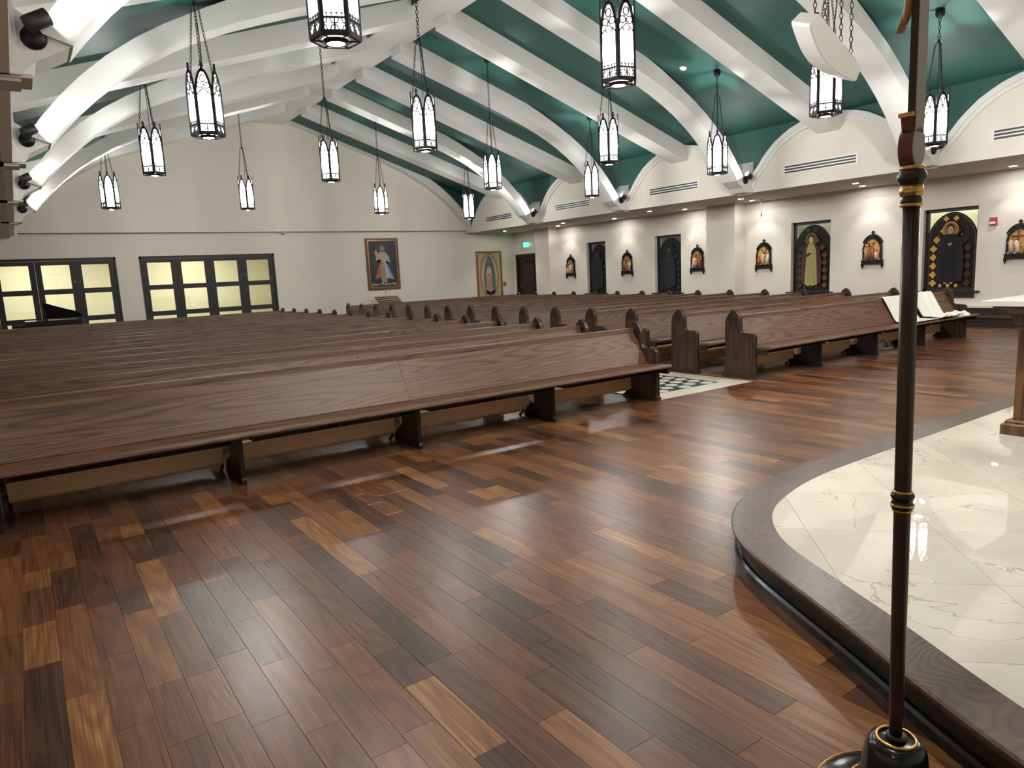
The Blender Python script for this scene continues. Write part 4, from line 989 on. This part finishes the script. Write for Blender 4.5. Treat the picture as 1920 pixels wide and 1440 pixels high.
# ------------------------------------------------------------------ processional cross in its stand
t = thing('processional_cross', 'tall dark processional cross with gilt rings in a black floor stand', 'cross', (1.846, .872, 0))
def lath(name, prof, m, z=0, par=t, n=32, ring=False):
    mb = MB(); mb.lathe(prof, m, n, ring=ring); return mb.obj(name, par, loc=(0, 0, z))
lath('stand_base', [(.0, 0), (.205, 0), (.207, .008), (.200, .014), (.17, .020), (.135, .030), (.108, .048), (.094, .075), (.086, .11), (.081, .15), (.077, .175), (.068, .193), (.054, .200), (.0, .201)], BLACK)
for r_, z in ((.206, .010), (.120, .038)): lath('gilt_line', [(r_-.004, -.004), (r_+.003, 0), (r_-.004, .005)], GOLD, z, n=40, ring=True)
lath('gilt_ring', [(.046, .0), (.053, .001), (.053, .006), (.049, .008), (.046, .007)], GOLD, .200, ring=True)
lath('socket', [(.0, 0), (.027, 0), (.027, .012), (.022, .016), (.0, .016)], BLACKM, .201)
lean = Vector((-.0085, .006, 1)).normalized()
POLES = thing.__call__ if False else None
def onpole(z): return Vector((lean.x*z, lean.y*z, z))
mb = MB(); mb.tube([onpole(.20), onpole(.35), onpole(.85), onpole(1.2), onpole(1.66)], [.0165, .0185, .0205, .0205, .020], POLE, 20); mb.obj('pole', t)
def ringset(name, z, prof, m): mb = MB(); mb.lathe(prof, m, 24); o = mb.obj(name, t, loc=onpole(z)); return o
ringset('knob_collar', .885, [(.018, -.026), (.023, -.020), (.027, -.012), (.027, .0), (.023, .006), (.027, .012), (.029, .019), (.027, .026), (.022, .030), (.018, .032)], BLACK)
for z, r_ in ((.866, .0245), (.880, .0285), (.915, .024)): ringset('gilt_ring', z, [(r_-.008, -.005), (r_, -.002), (r_, .003), (r_-.008, .006)], GOLD)
ringset('upper_collar', 1.70, [(.018, -.05), (.024, -.046), (.024, -.036), (.021, -.030), (.021, -.008), (.027, .002), (.033, .012), (.033, .022), (.026, .034), (.018, .038)], POLE)
for z, r_, h2 in ((1.650, .0265, .004), (1.684, .0270, .013), (1.738, .029, .005)): ringset('gilt_ring', z, [(r_-.012, -h2), (r_-.002, -h2), (r_, 0), (r_-.002, h2), (r_-.012, h2)], GOLD)
# cross: local frame, nrm = back face direction (towards the right of the camera)
vd = Vector((1.83, .88, 0)).normalized(); back = Matrix.Rotation(radians(66), 3, 'Z') @ (-vd); 
if back.dot(R_) < 0: back = Matrix.Rotation(radians(-66), 3, 'Z') @ (-vd)
side = Vector((-back.y, back.x, 0))
def CF(z0): return lambda u, v, w: onpole(z0)+R_*.012+side*u+Vector((0, 0, v))+back*w
zb = 1.742
disc = blob(0, .046, .031, .047, 24)
mb = MB(); f = CF(zb); mb.prism(disc, -.034, .0, f, REDB, mcap=REDB); mb.obj('budded_end', t)
mb = MB(); mb.prism(disc, .0, .003, f, GREYP); mb.obj('grey_back_face', t)
mb = MB(); mb.prism([(-.022, .085), (.022, .085), (.030, .118), (-.030, .118)], -.030, -.002, f, REDB); mb.obj('budded_neck', t)
mb = MB(); mb.prism([(-.034, .116), (.034, .116), (.034, .126), (-.034, .126)], -.034, .0, f, GOLD); mb.obj('gilt_band', t)
mb = MB(); mb.prism([(-.021, .08), (.021, .08), (.021, 1.25), (-.021, 1.25)], -.018, 0, f, POLE); mb.prism([(-.30, .86), (.30, .86), (.30, .914), (-.30, .914)], -.0181, -.0001, f, POLE); mb.obj('cross_beams', t)
mb = MB(); mb.prism([(-.0213, .08), (.0213, .08), (.0213, 1.25), (-.0213, 1.25)], .0, .003, f, GREYP); mb.prism([(-.30, .86), (.30, .86), (.30, .914), (-.30, .914)], .0001, .0031, f, GREYP); mb.obj('grey_back_face', t)
# carved figure on the front of the cross
def skin_chain(name, chains, m, parent):
    me = bpy.data.meshes.new(name); vs, es, rs = [], [], []
    idx = {}
    for ch in chains:
        prev = None
        for p, r_ in ch:
            k = tuple(round(c, 4) for c in p)
            if k not in idx: idx[k] = len(vs); vs.append(p); rs.append(r_)
            if prev is not None: es.append((prev, idx[k]))
            prev = idx[k]
    me.from_pydata(vs, es, []); me.materials.append(m); o = bpy.data.objects.new(name, me); COL.objects.link(o); o.parent = parent
    s_ = o.modifiers.new('skin', 'SKIN'); sv = me.skin_vertices[0].data
    for i, r_ in enumerate(rs): sv[i].radius = (r_, r_); sv[i].use_root = (i == 0)
    s_.use_smooth_shade = True
    b2 = o.modifiers.new('sub', 'SUBSURF'); b2.levels = 2; b2.render_levels = 2
    return o
def g(u, v, w): return tuple(f(u, v-.008, w-.012))
pel = g(0, .62, -.03)
legs = []
chest = g(0, .82, -.03)
ch = [[(pel, .026), (g(0, .70, -.032), .024), (g(0, .77, -.034), .028), (chest, .028), (g(0, .87, -.034), .013), (g(.003, .905, -.045), .021), (g(.005, .935, -.047), .017)]]
for sg in (-1, 1):
    ch.append([(pel, .026), (g(sg*.022, .585, -.034), .020), (g(sg*.020, .47, -.052), .020), (g(sg*.016, .42, -.036), .019), (g(sg*.010, .34, -.018), .0135), (g(sg*.006, .315, -.016-.004*(sg > 0)), .0125), (g(sg*.002, .285, -.024-.006*(sg > 0)), .010), (g(sg*-.002, .262, -.032-.008*(sg > 0)), .006)])
    ch.append([(chest, .028), (g(sg*.045, .835, -.028), .013), (g(sg*.13, .85, -.022), .009), (g(sg*.20, .875, -.016), .0075), (g(sg*.27, .89, -.010), .005)])
SHF = -.135+.135   # bring the feet into the picture at the height the photograph shows
bod = skin_chain('carved_figure', [[(tuple(Vector(p)+Vector((0, 0, SHF+.08))), r_) for p, r_ in c_] for c_ in ch], SKIN, t)
# toes
mb = MB()
for sg in (-1, 1):
    for k in range(4):
        p = Vector(g(sg*-.002+(k-1.5)*.0045, .262, -.032-.008*(sg > 0)))+Vector((0, 0, SHF+.08)); q = p+Vector((0, 0, -.016+.002*k))-back*.004
        mb.tube([p, (p+q)/2, q], [.0032, .003, .0022], SKIN, 6)
mb.obj('toes', bod)
mb = MB(); mb.prism([(-.04, 0), (.04, 0), (.035, .085), (-.035, .085)], -.075, -.02, lambda u, v, w: f(u, v+.60+SHF+.08, w), CLOTH); mb.obj('loin_cloth', bod)

# ------------------------------------------------------------------ hanging line speaker
t = thing('hanging_speaker', 'white curved line speaker hanging on chains from the ceiling', 'speaker', (7.14, 4.35, 3.65))
ax = Vector((cos(radians(27)), .0, -sin(radians(27)))); dn = Vector((-sin(radians(27)), 0, -cos(radians(27)))); dp = Vector((0, 1, 0))
# cabinet: long axis ax; bowed front along dn/dp mix
fr = (dn*.75+dp*.35).normalized(); wd_ = ax.cross(fr).normalized()
def SF(u, v, w): return ax*u+fr*v+wd_*w
outl = [(-.45, -.10), (.43, -.10), (.48, .02)]+[(.47-.94*k/8, .03+.10*sin(pi*k/8)) for k in range(9)]+[(-.48, .02)]
mb = MB(); mb.prism(outl, -.13, .13, SF, SPK); mb.obj('cabinet', t)
mb = MB(); mb.prism([(.455, .045)]+[(.455-.91*k/8, .045+.10*sin(pi*k/8)) for k in range(1, 8)]+[(-.455, .045)]+[(.47-.94*k/8, .03+.10*sin(pi*k/8)) for k in range(8, -1, -1)], -.125, .125, SF, PLASTIC); mb.obj('grille', t)
for u in (-.30, .24):
    mb = MB(); mb.box(-.13, .13, -.012, .012, -.02, .02, IRON, M=Matrix.Translation(SF(u, -.115, -.06)) @ Matrix((( *[ax.x, fr.x, wd_.x], 0), (*[ax.y, fr.y, wd_.y], 0), (*[ax.z, fr.z, wd_.z], 0), (0, 0, 0, 1)))); mb.obj('rigging_bracket', t)
    for w_ in (-.08, .06):
        mb = MB(); p = SF(u, -.125, w_); links(mb, p, (p.x, p.y+.02, zs(.4)-3.80), L=.07, w=.016, r=.004); mb.obj('rigging_chain', t)
mb = MB(); mb.tube([SF(0, -.10, 0), SF(0, -.16, 0)+Vector((0, 0, .3)), Vector((.02, .05, 2.7))], .006, IRON, 5); mb.obj('speaker_cable', t)

# ------------------------------------------------------------------ grand piano beyond the pews
t = thing('grand_piano', 'black grand piano with raised lid before the folding doors', 'piano', (.72, 21.0, 0))
body = [(-.62, -.35), (.30, -.35), (.55, -.28), (.66, -.05), (.55, .18), (.30, .25), (-.0, .35), (-.25, .62), (-.40, .78), (-.58, .78), (-.62, .70)]
mb = MB(); mb.prism(body, .62, .93, XY, BLACK); mb.obj('case', t)
mb = MB(); mb.box(-.86, -.62, -.34, .74, .62, .70, BLACK); mb.box(-.90, -.60, -.36, -.32, .60, .86, BLACK); mb.box(-.90, -.60, .72, .76, .60, .86, BLACK); mb.obj('keybed', t)
mb = MB(); mb.box(-.84, -.70, -.30, .70, .70, .715, PLASTIC); mb.obj('keys', t)
lid = [(-.20, .0), (.62, .0), (.62, .06), (.50, .15), (.30, .21), (.05, .30), (-.10, .36), (-.18, .365), (-.20, .34)]
mb = MB(); mb.prism(lid, 0, .02, lambda u, v, w: (u, .45-v*.35+w, .96+v*1.05), BLACK); mb.obj('lid', t)
mb = MB(); mb.tube([(-.16, .30, .94), (-.17, .36, 1.26)], .01, BLACK); mb.obj('lid_prop', t)
for p in ((-.5, -.2), (-.5, .6), (.45, 0)):
    mb = MB(); mb.tube([(p[0], p[1], 0), (p[0], p[1], .62)], [.03, .05], BLACK, 8); mb.obj('leg', t)
mb = MB(); mb.tube([(-.45, .15, .62), (-.45, .15, .12)], .02, BRASS, 8); mb.box(-.52, -.38, .05, .25, .05, .12, BRASS); mb.obj('pedal_lyre', t)

# ------------------------------------------------------------------ votive candle rack
t = thing('votive_rack', 'brass votive candle rack with small cross below the dark painting', 'candle rack', (10.55, 22.5, 0))
mb = MB()
for x in (-.42, .42):
    for y in (-.2, .2): mb.box(x-.015, x+.015, y-.015, y+.015, 0, .72, BLACKM)
mb.obj('rack_frame', t)
for k in range(5):
    mb = MB(); y = -.2+.1*k; z = .70+.058*k; mb.box(-.44, .44, y-.028, y+.028, z-.008, z, BRASS)
    mb.box(-.44, .44, y-.030, y-.026, z-.03, z+.012, BLACKM); mb.obj('candle_tier', t)
    for j in range(9):
        if k == 0 and j == 0: cm = MB(); cm.lathe([(0, 0), (.020, 0), (.030, .045), (.026, .045), (.018, .01), (0, .01)], GOLD, 10); CUP = cm.mesh('candle_cup')
        put('candle_cup', CUP, t, (-.38+.095*j, y, z))
mb = MB(); mb.box(-.008, .008, .2, .215, .90, 1.16, BRASS); mb.box(-.06, .06, .2, .215, 1.09, 1.105, BRASS); mb.obj('small_cross', t)
